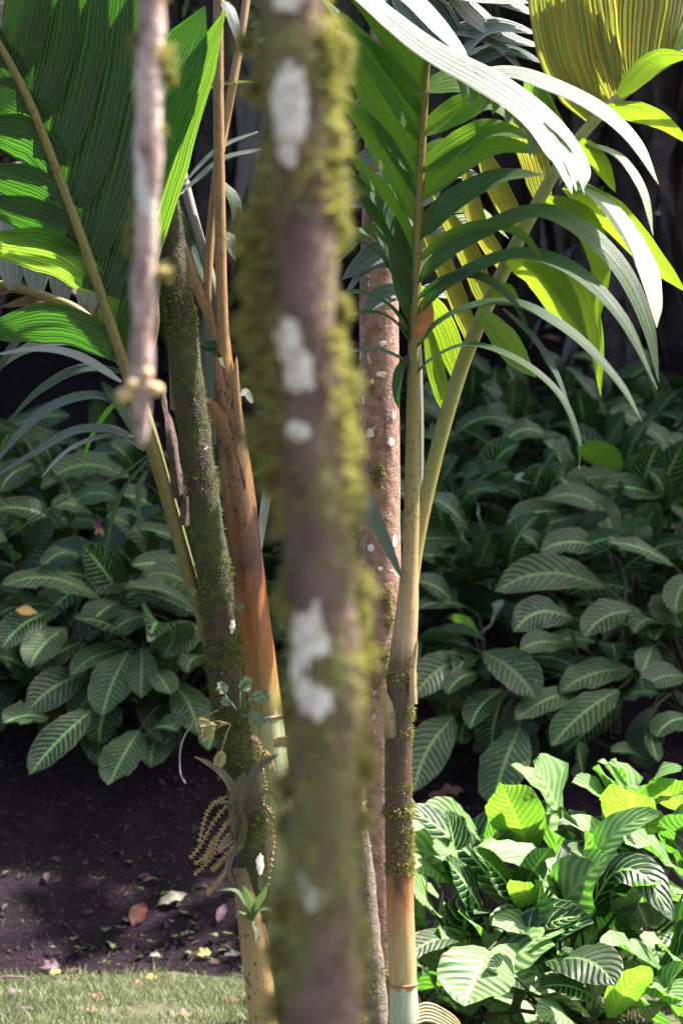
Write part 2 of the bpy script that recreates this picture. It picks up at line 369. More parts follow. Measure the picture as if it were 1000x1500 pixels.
for k in range(7000):
    x = r.uniform(-1.7, 1.8); y = 7.3 + 1.5 * r.random() ** 1.3; s = r.uniform(.003, .011) * (1.6 if r.random() < .06 else 1)
    c = V((x, y, ground(x, y) + s * .3)); i = len(mb.v)
    mb.v += [c + V((a * s, b * s, d * s * .8)) + rv(s * .4, r) for a, b, d in ((1, 0, -.4), (-.5, .9, -.4), (-.5, -.9, -.4), (0, 0, .9))]
    for f in ((0, 2, 1), (0, 1, 3), (1, 2, 3), (2, 0, 3)): mb.face(tuple(i + q for q in f), [(0, 0)] * 3)
tag(mb.build('soil_crumbs', M['crumb'], smooth=False), 'loose crumbs and twigs scattered on the dark soil', 'soil', kind='stuff')
mb = MB(); r = random.Random(5)
def small_leaf(mb, base, d, ln, wd, up=V((0, 0, 1)), nseg=3):
    pth = [base + d * (ln * t) + up * (ln * .35 * t * (1.2 - t)) for t in (0, .35, .7, 1)]
    blade(mb, pth, wd, up, 'zebra', 2, .2, r=r)
cl = [(r.uniform(-1.55, .1), 7.42 + abs(r.gauss(.12, .32))) for _ in range(16)] + [(r.uniform(.1, 1.6), 7.5 + r.random() * .6) for _ in range(4)]
for k in range(150):
    cx, cy = r.choice(cl); x = cx + r.gauss(0, .1); y = max(7.38, cy + r.gauss(0, .09)); b = V((x, y, ground(x, y)))
    hh = r.uniform(.004, .03)
    for q in range(r.randint(2, 5)):
        a = r.uniform(0, 6.28); small_leaf(mb, b + V((0, 0, hh)), V((math.cos(a), math.sin(a), .2)), r.uniform(.012, .034), r.uniform(.008, .02))
tag(mb.build('ground_weeds', M['weed']), 'tiny green seedlings sprouting on the dark soil', 'weeds', kind='stuff')

mb = MB(); r = random.Random(6)
for k in range(420):
    x = r.uniform(-1.8, 1.9); y = 7.36 + 1.4 * r.random(); b = V((x, y, ground(x, y) + .004)); a = r.uniform(0, 6.28); d = V((math.cos(a), math.sin(a), math.sin(a) * .45)); ln = r.uniform(.012, .05)
    if r.random() < .45: tube(mb, [b, b + d * ln * 1.6 + V((0, 0, .006))], .0014, 4)
    else: blade(mb, [b + d * (ln * q) + V((0, 0, .006 + .004 * math.sin(q * 4))) for q in (0, .35, .7, 1)], ln * .5, V((0, -.4, 1)) + rv(.4, r), 'zebra', 2, .4, ruffle=.1, r=r)
tag(mb.build('leaf_litter', plain_mat('litter', (.02, .009, .008), (.075, .038, .03), 9, .85)), 'crumbled brown leaf litter and twigs on the soil', 'leaf litter', kind='stuff')
# ------------------------------------------------------------------ zebra plants
YT = [(520, 12.2), (578, 11.4), (645, 10.3), (713, 9.7), (786, 9.15), (869, 8.65), (1000, 8.35), (1150, 8.15)]
def bank_depth(y): return lerp_tab(YT, y)
FT = [(1110, 6.7), (1200, 6.35), (1300, 6.05), (1400, 5.85), (1520, 5.65)]
class Plant:
    def __init__(s, loc, label, group):
        s.root = thing('zebra_plant', loc, label, 'zebra plant', group); s.loc = V(loc); s.n = 0
    def leaf(s, path, width, nh, mat, fold=.12, ruffle=.03, r=RNG, tw=0., nc=6):
        mb = MB(); blade(mb, path, width, nh, 'zebra', nc, fold, ruffle=ruffle, twist=tw, r=r)
        o = mb.build('leaf', mat, s.root)
        b = path[0]; d0 = (path[1] - path[0]).normalized(); L = max(.05, (b - s.loc).length)
        g0 = s.loc + V((r.uniform(-.04, .04), r.uniform(-.04, .04), -.01))
        pth = []
        for i in range(7):
            t = i / 6; c1 = g0 + V((0, 0, L * .5)); c2 = b - d0 * L * .35
            pth.append(g0 * (1 - t) ** 3 + c1 * 3 * t * (1 - t) ** 2 + c2 * 3 * t * t * (1 - t) + b * t ** 3)
        mt = MB(); tube(mt, pth, rtab([(0, .008), (1, .0035)]), 5, cap=False); mt.build('petiole', M['petiole'], o)
        s.n += 1
def rosette(pl, n, r, hmin, hmax, lmin, lmax, mats, az=None, spread=.5, wr=(.34, .44)):
    a0 = r.uniform(0, 6.28)
    for k in range(n):
        a = a0 + 2.4 * k + r.uniform(-.3, .3)
        if az: a = az[0] + r.uniform(-az[1], az[1])
        R = V((math.cos(a), math.sin(a), 0)); h = r.uniform(hmin, hmax); ln = r.uniform(lmin, lmax)
        b = pl.loc + R * r.uniform(.05, .16) + V((0, 0, h)); el = r.uniform(.1, 1.15); dr = r.uniform(.6, 1.5)
        pth = [b]; d = R * math.cos(el) + V((0, 0, math.sin(el))) + rv(.15, r); d.normalize(); ns = 8
        for i in range(ns):
            pth.append(pth[-1] + d * (ln / ns)); d = (d + V((0, 0, -dr / ns * 1.0)) + R * .02).normalized()
        nh = V((0, -.35 if az else 0, 1)) - R * .25 + rv(.3, r)
        pl.leaf(pth, ln * r.uniform(*wr), nh, mats[0] if r.random() < .7 else r.choice(mats), r=r, ruffle=r.uniform(.015, .07), fold=r.uniform(-.1, .5), tw=r.uniform(-.7, .7))
plants = []
def add_plant(X, Y, label, group): 
    p = Plant((X, Y, ground(X, Y)), label, group); plants.append(p); return p
r = random.Random(11)
rows = [(8.72, 'lowest row above bare soil'), (9.22, 'second row of the bank'), (9.75, 'third row of the bank'), (10.3, 'fourth row of the bank'),
        (10.9, 'fifth row of the bank'), (11.5, 'sixth row of the bank'), (12.1, 'top row under trees')]
MARKS = [(0, 'past the dark broad frond'), (100, 'below the arching grey leaflets'), (200, 'beside the magenta flower'), (300, 'behind the olive frond stalk'), (400, 'behind the orange sheath'), (500, 'behind the blurred mossy tree'),
         (620, 'behind the pink trunk'), (720, 'next to the leaning frond stalk'), (820, 'below the yellow stained leaflets'), (900, 'below the lime leaflets'), (1000, 'below the longest leaflets'), (9999, 'past the yellow frond tips')]
for k, (Y, where) in enumerate(rows):
    x = -2.2 + (k % 2) * .2
    while x < 2.6:
        sx = 500 + x * FPX / Y
        if k < 5 or x > .1:
            mark = [m_ for lim, m_ in MARKS if sx < lim][0]
            p = add_plant(x + r.uniform(-.08, .08), Y + r.uniform(-.12, .12), 'shaded zebra plant, %s, %s' % (where, mark), 'shaded zebra plants of the bank, %s' % where)
            vis = -120 < sx < 1120
            rosette(p, (14 if vis else 5), r, .14, .46 if k else .40, .22, .46, [M['zebra'], M['zebra'], M['zebra_dull'], M['zebra_old'], M['zebra_plain'], M['zebra_plain']], az=(-1.57, 2.1))
        x += r.uniform(.34, .44)
bank_plants = list(plants); front = []
def nearest(b, pool): 
    return min(pool, key=lambda p: (p.loc.x - b.x) ** 2 + 2 * (p.loc.y - b.y - .2) ** 2 + max(0, p.loc.z - b.z + .05) * 50)
def hand(lst, depth, pool, mats, dyt=-.14, r=random.Random(21)):
    for e in lst:
        bx, by, tx, ty, wd = e[:5]; bend = e[5] if len(e) > 5 else 8; mk = e[6] if len(e) > 6 else None; dd = e[7] if len(e) > 7 else 0
        Y = depth((by + ty) / 2) + dd - (.28 if by < 840 else .06) + r.uniform(-.06, .06)
        mx, my = (bx + tx) / 2, (by + ty) / 2
        dx, dy = tx - bx, ty - by; L = math.hypot(dx, dy); nx_, ny_ = dy / L, -dx / L
        if ny_ > 0: nx_, ny_ = -nx_, -ny_
        q = [P(bx, by, Y + .06), P(mx + nx_ * bend - dx * .12, my + ny_ * bend - dy * .12, Y - .03), P(mx + nx_ * bend * .9 + dx * .22, my + ny_ * bend * .9 + dy * .22, Y + dyt * .6), P(tx, ty, Y + dyt)]
        pth = spline(q, 12)
        p = nearest(pth[0], pool)
        nh = V((r.uniform(-.25, .35), -.85, .62 + r.uniform(-.15, .3))) if pool is not front else V((r.uniform(0, .5), -.55, .75 + r.uniform(-.1, .3)))
        mat = M[mk] if mk else M[r.choice(mats)]
        if mk == 'zebra_lime' and pool is not bank_plants: nh = V((r.uniform(-.1, .4), .8, .5))
        if pool is front: pth = [pth[0] + (q_ - pth[0]) * 1.12 for q_ in pth]
        p.leaf(pth, wd * px(Y) * (1.38 if pool is front else 1.15), nh, mat, r=r, ruffle=r.uniform(.02, .06), fold=r.uniform(-.05, .35), tw=r.uniform(-.5, .5), nc=8)
D, Lm, Pl = 'zebra_dull', 'zebra_lime', 'zebra_pale'
RIGHT = [(744,645,754,550,46,0),(777,632,773,572,24,0),(848,688,794,636,40),(890,615,825,538,36),(885,562,838,522,30),(886,635,942,585,32),(925,580,950,548,38),
 (912,690,964,604,30),(932,752,964,648,45,4),(955,762,1002,645,46,4),(908,690,846,652,42,4,Lm),(898,780,793,732,34,26),(860,720,896,790,36),(692,788,630,728,42),
 (676,840,612,812,38),(694,848,718,780,42,0),(708,780,695,728,14,0,Pl),(885,805,790,808,36,12),(985,828,888,795,36),(930,812,930,758,48,0,D),(800,712,752,702,20,4,Pl),(860,745,815,735,22,4,Pl),
 (890,798,795,790,30,10),(690,602,694,535,38,0),(722,602,725,535,38,0),(770,568,742,532,32),(856,645,845,570,40,2),(655,602,618,575,40),(672,722,705,690,34),(690,722,744,683,26),
 (884,860,724,866,50,22,D),(708,955,786,1025,56,8,D),(682,962,606,1024,46,10,D),(664,1050,606,1160,56,10,D),(762,1064,722,1180,66,4,D),(905,1010,808,1092,54,6,D),(908,1028,826,1104,40,2,None,.1),
 (905,1030,962,1016,36),(925,980,820,1014,46,10,D),(845,1012,756,1056,42,8,D),(938,896,854,936,46,14,D),(965,870,996,920,56,2,D),(938,900,955,938,36,0,D),(838,905,752,925,46,18),
 (835,945,760,952,34,8),(852,982,828,915,26,0),(708,930,738,885,42,0,Pl),(735,1010,688,1068,38),(700,985,655,1018,32),(955,948,938,990,36,0,D),(945,1118,894,1102,26),(684,890,610,892,30),
 (670,890,608,850,36),(950,1070,962,1116,22,0),(856,1150,845,1090,40,0),(655,905,700,930,22,4,Lm),(1010,700,975,640,40),(1015,840,990,900,40),(650,660,615,640,40),(640,700,608,690,36),
 (1000,990,940,1010,40),(1010,1050,960,1080,40)]
LEFT = [(200,700,160,650,42),(190,698,60,716,40,24),(234,757,178,725,44),(92,770,-5,745,38,10),(146,876,0,860,44,20),(184,882,122,798,52,2),(285,892,184,862,42,12),(120,812,64,830,34,10),
 (275,800,200,775,28,6),(205,840,148,800,32),(80,690,38,630,40),(50,680,0,720,36),(135,752,75,742,28),(225,700,205,650,36),(82,888,-4,900,32),(75,895,3,950,46),(95,920,44,978,50,6),
 (118,940,52,980,36,2,None,.08),(172,882,130,920,42,4),(225,900,157,938,42,10),(305,915,240,963,50,10,D),(182,950,104,990,36,8),(188,955,150,1050,56,4,D),(208,950,207,1022,40,0,D),(226,980,250,1018,36,2),
 (128,985,40,1043,48,8),(135,1040,44,1135,46,4),(204,1070,160,1150,54,2,D),(210,1080,260,1070,44,10),(70,1050,5,1060,38,6),(320,1050,305,1100,36,0),(300,960,275,985,32),(20,820,-10,790,40),(60,1000,0,960,40,6,None,.1)]
rr_ = random.Random(91)
for lst, x0, x1, y0, y1, n_ in ((RIGHT, 615, 1010, 560, 850, 58), (LEFT, -10, 310, 670, 900, 26)):
    for k in range(9):
        bx = rr_.uniform(max(x0, 20), x1 - 20); by = rr_.uniform(985, 1050); lst.append((bx, by, bx + rr_.uniform(-60, 40), by + rr_.uniform(50, 95), rr_.uniform(40, 52), 6, rr_.choice(['zebra', 'zebra_plain', 'zebra_dull']), .22))
    for k in range(n_):
        bx = rr_.uniform(x0, x1); by = rr_.uniform(y0, y1); a = rr_.choice([rr_.uniform(-1.9, -.1), rr_.uniform(.1, 1.6), rr_.uniform(-.5, .5)]); L = rr_.uniform(75, 125) * (.75 + .25 * (by - 560) / 300)
        lst.append((bx, by, bx + math.sin(a) * L, by - math.cos(a) * L * .8, L * rr_.uniform(.36, .46), rr_.uniform(-2, 18), rr_.choice(['zebra', 'zebra', 'zebra', 'zebra_dull', 'zebra_plain']), rr_.uniform(0, .15)))
hand(RIGHT, bank_depth, [p for p in bank_plants if p.loc.x > 0], ['zebra', 'zebra', 'zebra', 'zebra_dull'])
hand(LEFT, bank_depth, [p for p in bank_plants if p.loc.x <= 0], ['zebra', 'zebra', 'zebra', 'zebra_dull'])
# sunlit clump at the lawn's right
r = random.Random(13)
FL = [(.34, 6.35, 'beside the foot of the ringed palm stem'), (.62, 6.2, 'with a pale folded leaf over the lawn edge'), (.95, 6.15, 'with upright lime leaves low at the clump front'), (1.22, 6.3, 'at the outer end of the sunlit clump'),
      (.50, 6.75, 'with one tall lime leaf against the dark bank'), (.82, 6.8, 'with tall arching leaves at the back of the sunlit clump'), (1.15, 6.8, 'with pale upturned leaves at the rear corner of its clump'), (.22, 6.8, 'half hidden behind the ringed palm stem'), (1.5, 6.5, 'at the far edge of the sunlit clump')]
for x, y, lb in FL:
    p = add_plant(x, y, 'sunlit light green zebra plant ' + lb, 'sunlit zebra plants beside the ringed palm'); front.append(p)
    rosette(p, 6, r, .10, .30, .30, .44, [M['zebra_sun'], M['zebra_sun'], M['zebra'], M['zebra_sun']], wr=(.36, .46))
FRONT = [(750,1332,604,1195,62,14),(778,1250,740,1160,60,0,Lm,-.1),(830,1238,785,1128,84,6),(918,1228,925,1165,72,0,Lm),(926,1172,885,1120,40,4),(920,1178,988,1135,52,8),(845,1320,955,1205,48,26),
 (850,1355,970,1350,50,66),(830,1312,860,1230,50,0),(725,1382,660,1270,62,6),(812,1398,730,1360,48,14),(790,1348,752,1295,34,4,Lm),(800,1408,890,1440,58,18,D,-.1),(715,1392,685,1465,82,2,None,-.15),
 (680,1372,600,1405,32,10,D),(664,1478,610,1415,52,4,'zebra'),(640,1342,600,1300,42,4),(715,1240,628,1190,42,10),(720,1262,735,1195,32,0),(900,1182,845,1150,32,6),(1005,1292,925,1240,62,8),
 (1010,1312,940,1295,34,10),(890,1482,800,1450,48,14),(890,1492,945,1425,38,4,Lm),(950,1498,1000,1420,42,4),(985,1442,890,1385,52,8),(1005,1428,945,1380,42,8),(1005,1192,960,1150,42,4,Lm),
 (860,1512,795,1490,50,8),(760,1312,800,1250,38,2,'zebra'),(660,1292,600,1275,42,8),(900,1340,960,1300,40,10),(860,1440,830,1400,40,4,'zebra'),(700,1300,640,1245,46,8),(880,1290,840,1250,44,6),(980,1250,1010,1200,50,4),
 (770,1450,720,1420,40,6,'zebra'),(1000,1500,960,1450,50,4),(940,1450,990,1470,44,10)]
rr_ = random.Random(77)
for k in range(34):
    bx = rr_.uniform(620, 1010); by = rr_.uniform(1240, 1500); a = rr_.uniform(-1.1, 1.1); L = rr_.uniform(130, 190)
    FRONT.append((bx, by, bx + math.sin(a) * L, max(1135, by - math.cos(a) * L * .75), rr_.uniform(58, 84), rr_.uniform(0, 26), rr_.choice([None, None, None, None, None, 'zebra']), .12))
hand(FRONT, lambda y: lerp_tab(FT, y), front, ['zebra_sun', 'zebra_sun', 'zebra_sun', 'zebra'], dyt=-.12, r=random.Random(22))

# pink flower on the bank
Yf = 8.9; c = P(150, 770, Yf); f = thing('bank_flower', c - V((0, 0, .1)), 'small magenta and orange flower among shaded striped leaves', 'flower')
M['petal'] = plain_mat('petal_magenta', (.22, .05, .12), (.35, .1, .2), 40, .6, tf=.3); M['petal2'] = plain_mat('petal_orange', (.55, .25, .08), (.7, .4, .15), 40, .6, tf=.3)
for k in range(7):
    a = k * .9 + .3; d = V((math.cos(a), -.4, math.sin(a)))
    mb = MB(); blade(mb, [c + d * (.034 * t) + V((0, -.008 * t, -.01 * t * t)) for t in (0, .3, .6, 1)], .026, V((0, -1, .2)), 'zebra', 4, .3); mb.build('petal', M['petal2'] if k in (4, 5) else M['petal'], f)
mb = MB(); tube(mb, [c + V((.01, .03, -.12)), c + V((0, .01, -.05)), c], .004, 6); mb.build('flower_stem', M['petiole'], f)

# ------------------------------------------------------------------ moss helper
def moss_tufts(mb, path, rad, count, ln, wd, r, mask, up=.0, facing=None):
    n = len(path) - 1
    for k in range(count):
        t = r.random(); s = t * n; i = min(int(s), n - 1); p = path[i].lerp(path[i + 1], s - i)
        T = (path[i + 1] - path[i]).normalized(); A = T.cross(V((0, -1, 0))).normalized(); B = T.cross(A)
        th = r.uniform(0, 2 * math.pi); d = A * math.cos(th) + B * math.sin(th)
        mm = mask(t, d, p)
        if mm <= 0 or r.random() > mm: continue
        rr = rad(t) if callable(rad) else rad; b = p + d * rr * .97; L = ln * r.uniform(.4, 1.2) * (.5 + mm)
        dirn = (d + rv(.75, r) + V((0, 0, up))).normalized(); sdir = dirn.cross(rv(1, r)).normalized() * wd * r.uniform(.6, 1.3)
        i0 = len(mb.v); mid = b + dirn * L * .5
        mb.v += [b - sdir * .5, b + sdir * .5, mid + sdir * .8, mid - sdir * .8, b + dirn * L + rv(L * .25, r)]
        mb.face((i0, i0 + 1, i0 + 2, i0 + 3), [(0, 0)] * 4); mb.face((i0 + 3, i0 + 2, i0 + 4), [(0, 0)] * 3)
def patch(path_pt, axis_t, out, w_, h_, mat, parent, name='lichen_patch', seed=0, rad=.04):
    """irregular crust hugging a trunk of radius rad"""
    r = random.Random(seed); mb = MB(); side = axis_t.cross(out).normalized(); na = 44; nr = 4
    ctr = path_pt + out * rad
    rings = []
    for j in range(nr + 1):
        for k in range(na):
            a = 6.283 * k / na; f_ = (j / nr) * (1 + .28 * noise.noise(V((math.cos(a) * 1.7, math.sin(a) * 1.7, seed * 3.3))) + .3 * noise.noise(V((math.cos(a) * 5, math.sin(a) * 5, seed))) + .2 * noise.noise(V((math.cos(a) * 13, math.sin(a) * 13, seed))))
            u = math.cos(a) * w_ * .5 * f_; v = math.sin(a) * h_ * .5 * f_; ang = u / rad
            hgt = rad * .010 * (1 - (j / nr) ** 4) - rad * .003
            mb.v.append(path_pt + axis_t * v + (out * math.cos(ang) + side * math.sin(ang)) * (rad * 1.03 + hgt))
    for j in range(nr):
        for k in range(na):
            a = j * na + k; b = j * na + (k + 1) % na; mb.face((a, b, b + na, a + na), [(0, 0)] * 4)
    return mb.build(name, mat, parent)
def at_t(path, y):
    i = min(range(len(path)), key=lambda k: abs(path[k].z - y)); j = min(i + 1, len(path) - 1); k = max(i - 1, 0)
    return path[i], (path[j] - path[k]).normalized()

# ------------------------------------------------------------------ generic crown
M['crown'] = plain_mat('crown_leaf', (.03, .07, .02), (.07, .13, .03), 8, .45, tf=.3, tr=(.12, .3, .03))
def crown(parent, blobs, count, size, r, name='crown', mat=None):
    mb = MB(); tot = sum(b[1] * b[1] for b in blobs)
    for c, R, zs in blobs:
        for k in range(int(count * R * R / tot)):
            d = rv(1, r)
            while d.length > 1: d = rv(1, r)
            p = V(c) + V((d.x * R, d.y * R, d.z * R * zs))
            if noise.noise(p * 1.1) < -.18: continue
            a = (rv(1, r) + V((0, 0, -.3))).normalized(); b = a.cross(V((0, 0, 1)) + rv(.5, r)).normalized(); s = size * r.uniform(.6, 1.3); i = len(mb.v)
            mb.v += [p, p + a * s * .45 + b * s * .24, p + a * s, p + a * s * .45 - b * s * .24]
            mb.face((i, i + 1, i + 2, i + 3), [(.5, 0), (1, .5), (.5, 1), (0, .5)])
    return mb.build(name, mat or M['crown'], parent, smooth=False)

# ------------------------------------------------------------------ blurred mossy trunk in front
YF = 2.2
tree = thing('mossy_tree', P(478, 750, YF) * 1.0 - V((0, 0, P(478, 750, YF).z)), 'slender tree with moss-shaggy trunk and large white lichen blotches', 'tree')
FP = [(474, 3060), (476, 1900), (474, 1500), (470, 1300), (478, 1100), (470, 850), (452, 600), (440, 400), (436, 150), (424, 0), (405, -500), (380, -1500), (360, -3200)]
fpath = pxpath(FP, YF, 0, 150)
fr = lambda t: .037 - .009 * t
M['bark_front'] = bark_mat('bark_purple_mossy', (.08, .044, .034), (.16, .105, .086), (.026, .013, .015), moss=.5, lichen=.16, moss_c=(.17, .165, .045), sc_=17)
mb = MB(); tube(mb, fpath, fr, 20, lump=.18, lf=14); mb.build('trunk', M['bark_front'], tree)
def pw(x, y, Y=YF): return P(x, y, Y)
def maskF(t, d, p):
    yy = 750 - (p.z - CAMZ) * FPX / YF
    side = d.x
    nz = noise.noise(p * 16 + d * 1.1)
    base = .03 + .9 * max(0, nz - .05)
    if 200 < yy < 780: base += (.75 if 280 < yy < 720 else .35) * max(0, -side)
    if yy > 820: base += (.2 + .5 * max(0, noise.noise(p * 9))) * abs(side)
    if 30 < yy < 320: base += .8 * max(0, side)
    if 480 < yy < 780: base += .35 * max(0, side)
    if d.y < -.8: base = base * .3 + .5 * max(0, noise.noise(p * 11) - .1)
    return min(1, base)
r = random.Random(31); mb = MB()
seg = spline([P(x, y, YF) for x, y in [(476, 1900), (474, 1500), (470, 1300), (478, 1100), (470, 850), (452, 600), (440, 400), (436, 150), (424, 0), (405, -500)]], 120)
moss_tufts(mb, seg, .034, 19000, .016, .0022, r, maskF, up=-.25)
# shaggy clumps that stand off the bark
CL = [(362, 345, 26), (372, 420, 30), (366, 480, 26), (385, 560, 26), (378, 640, 24), (392, 520, 28), (388, 300, 18), (500, 70, 16), (492, 120, 18), (490, 210, 20), (486, 250, 14), (395, 700, 18), (510, 560, 18), (512, 650, 16), (518, 720, 16),
      (530, 860, 20), (415, 880, 18), (532, 960, 18), (420, 1150, 22), (535, 1120, 18), (412, 1330, 26), (405, 1400, 26), (408, 1470, 26), (530, 1200, 12), (524, 900, 22), (380, 380, 26), (420, 1210, 18), (425, 1040, 14), (498, 340, 14), (500, 450, 12), (360, 60, 14), (372, 130, 12)]
for (cx, cy, s) in CL:
    for k in range(300):
        c = P(cx, cy, YF + .005) + V((r.gauss(0, 1), r.gauss(0, .9), r.gauss(0, 1.25))) * (s * .42 * px(YF)); d = rv(1, r) + V((0, 0, -.4)); d.normalize(); sd = d.cross(rv(1, r)).normalized() * .0016; L = r.uniform(.006, .016)
        i = len(mb.v); mb.v += [c - sd, c + sd, c + d * L]; mb.face((i, i + 1, i + 2), [(0, 0)] * 3)
tag(mb.build('moss', M['moss'], tree, smooth=False), kind='stuff')
for k, (x, y, w_, h_) in enumerate([(422, 8, 46, 40), (425, 172, 52, 150), (421, 500, 48, 60), (437, 545, 48, 60), (438, 632, 34, 28), (454, 968, 66, 168)]):
    tgt = P(x, y, YF); cp, T = at_t(fpath, tgt.z); cp = cp + T * 0; 
    cp = V((cp.x, cp.y, tgt.z)); R = .034; sx = max(-.85, min(.85, (tgt.x - cp.x) / R)); out = V((sx, -math.sqrt(1 - sx * sx), 0))
    patch(cp, T, out, w_ * px(YF), h_ * px(YF), M['lichen'], tree, seed=k + 1, rad=R)
r = random.Random(33)
mb = MB()
for k in range(7):
    a = k * .9; b = fpath[138] ; e = b + V((math.cos(a) * .9, math.sin(a) * .7 + .1, r.uniform(.6, 1.3))); tube(mb, spline([b, (b + e) / 2 + V((0, 0, .25)), e], 8), rtab([(0, .025), (1, .007)]), 6)
mb.build('limbs', M['bark_front'], tree)
top = fpath[-1]
crown(tree, [((top.x + .9, 2.3, 4.5), 1.1, .5), ((top.x + .2, 2.5, 4.7), 1.0, .5), ((1.6, 2.4, 4.2), .7, .6), ((top.x - .7, 2.0, 4.6), .8, .5)], 1500, .17, r)

# ------------------------------------------------------------------ hanging stalk in front
YG = 2.5
GP = [(236, -420), (226, -120), (222, 0), (217, 150), (214, 350), (207, 520), (208, 600), (209, 655)]
gtop = P(236, -420, YG)
st = thing('hanging_branch', gtop, 'thin pinkish hanging branch tip with yellowish knobs and lichen tufts', 'branch')
M['bark_pink'] = bark_mat('bark_pinkish', (.21, .125, .11), (.50, .39, .35), (.075, .036, .04), moss=.28, lichen=.35, moss_c=(.16, .15, .05), sc_=20)
gpath = pxpath(GP, YG, 0, 60); gr = rtab([(0, .0145), (.3, .0145), (.55, .0135), (.8, .0125), (.92, .0095), (.97, .006), (1, .0015)])
mb = MB(); tube(mb, gpath, gr, 14, lump=.45, lf=22); mb.build('stem', M['bark_pink'], st)
mb = MB(); r = random.Random(35)
for (cx, cy, s) in [(240, 85, 20), (246, 110, 14), (200, 60, 9), (195, 340, 11), (192, 365, 9), (243, 400, 9), (205, 90, 10), (232, 190, 8), (230, 0, 12), (198, 300, 7)]:
    for k in range(260):
        c = P(cx, cy, YG) + V((r.gauss(0, 1), r.gauss(0, 1), r.gauss(0, 1.2))) * (s * .42 * px(YG)); d = rv(1, r); sd = d.cross(rv(1, r)).normalized() * .0014; L = r.uniform(.004, .011); i = len(mb.v)
        mb.v += [c - sd, c + sd, c + d * L]; mb.face((i, i + 1, i + 2), [(0, 0)] * 3)
tag(mb.build('lichen_tufts', M['moss'], st, smooth=False), kind='stuff')
M['knob'] = plain_mat('knob_cream', (.50, .33, .16), (.62, .45, .24), 60, .7)
for (x, y, s, dy) in [(183, 578, 12, -.008), (195, 562, 10, -.012), (228, 570, 11, -.006), (216, 548, 9, -.014), (240, 398, 7, -.004)]:
    mb = MB(); c = P(x, y, YG + dy); d = (c - P(208, y - 4, YG)).normalized()
    tube(mb, [c - d * s * px(YG) * 1.4, c - d * s * px(YG) * .6, c, c + d * s * px(YG) * .7, c + d * s * px(YG)], rtab([(0, .004), (.35, s * px(YG) * .8), (.6, s * px(YG)), (.85, s * px(YG) * .7), (1, .002)]), 10, lump=.15, lf=60); mb.build('knob', M['knob'], st)
# the limb it hangs from (above the frame) rises to the mossy tree's crown
mb = MB(); tube(mb, spline([gtop, gtop + V((.03, .0, .5)), V((0.0, 2.3, 3.3)), fpath[118]], 16), rtab([(0, .0145), (1, .024)]), 8, lump=.15, lf=14); mb.build('branch_limb', M['bark_pink'], st)

# ------------------------------------------------------------------ palms
def leaflet(par, pts, Y, wpx, mat, nh=(.1, -.75, .65), dY=-.1, prof='palm', nc=6, fold=.12, pleat=0., jag=0., twist=0., ruffle=.0, n=None, teeth=0.):
    mb = MB(); pth = pxpath(pts, Y, dY, n or max(12, 5 * len(pts)))
    blade(mb, pth, wpx * px(Y), V(nh), prof, nc, fold, pleat=pleat, jag=jag, twist=twist, ruffle=ruffle, teeth=teeth)
    return mb.build('leaflet', M[mat] if isinstance(mat, str) else mat, par)
UNDER = (.3, .8, .55)
def stemobj(par, pts, Y, rads, mat, name, dY=0., ns=12, n=60, lump=.05, lf=12, flat=1.):
    mb = MB(); pth = pxpath(pts, Y, dY, n); k = px(Y)
    tube(mb, pth, rtab([(t, v * k) for t, v in rads]), ns, lump=lump, lf=lf, flat=flat)
    return mb.build(name, M[mat] if isinstance(mat, str) else mat, par), pth

# --- right palm
YR = 5.0
rp = thing('palm_tree', V((P(594, 0, YR).x, YR, 0)), 'slender palm with cream ringed base, mossy middle and arching green and yellow fronds', 'palm')
def ypos(v0, v1): return lambda y: (v0 - y) / (v0 - v1)
M['stem_r'] = stem_mat('stem_ringed', [(0, (.28, .33, .21)), (.372, (.34, .38, .26)), (.376, (.30, .13, .05)), (.384, (.37, .28, .12)), (.44, (.36, .25, .11)), (.485, (.34, .14, .05)), (.50, (.22, .09, .04)), (.515, (.07, .036, .02)), (.70, (.075, .042, .024)), (.76, (.11, .065, .035)), (.80, (.33, .235, .125)), (1, (.33, .24, .12))], spot=.9, low=.5, high=.82, streak=.45)
_, rpath = stemobj(rp, [(598, 1790), (594, 1600), (592, 1500), (590, 1440), (585, 1290), (583, 1100), (588, 980), (597, 880), (602, 760)], YR, [(0, 27), (.35, 20.5), (.5, 20), (.68, 20), (.8, 19), (.875, 16), (.95, 11), (1, 5)], 'stem_r', 'stem', n=110, lump=.03)
def ring(par, pth, y, Y, wpx, mat):
    c, T = at_t(pth, P(0, y, Y).z); mb = MB(); tube(mb, [c - T * .004, c - T * .0015, c + T * .0015, c + T * .004], rtab([(0, wpx * px(Y) * .97), (.3, wpx * px(Y) * 1.07), (.7, wpx * px(Y) * 1.07), (1, wpx * px(Y) * .97)]), 16); mb.build('node_ring', M[mat], par)
M['ring'] = plain_mat('node_brown', (.20, .09, .035), (.30, .15, .06), 90, .6)
ring(rp, rpath, 1440, YR, 20.5, 'ring')
r = random.Random(41); mb = MB()
def maskR(t, d, p):
    yy = 750 - (p.z - CAMZ) * FPX / YR
    if not 985 < yy < 1282: return 0
    b = 2.2 * max(0, noise.noise(p * 24) + .02)
    if 1205 < yy < 1282 and d.x > -.5: b += .6
    if d.x > .5: b += .12
    return min(1, b)
moss_tufts(mb, rpath, 20 * px(YR), 40000, .0085, .0013, r, maskR)
tag(mb.build('moss', M['moss_mid'], rp, smooth=False), kind='stuff')
M['sheath_tan'] = stem_mat('sheath_tan', [(0, (.24, .17, .09)), (.5, (.36, .26, .13)), (1, (.30, .19, .09))], spot=.5, streak=.5)
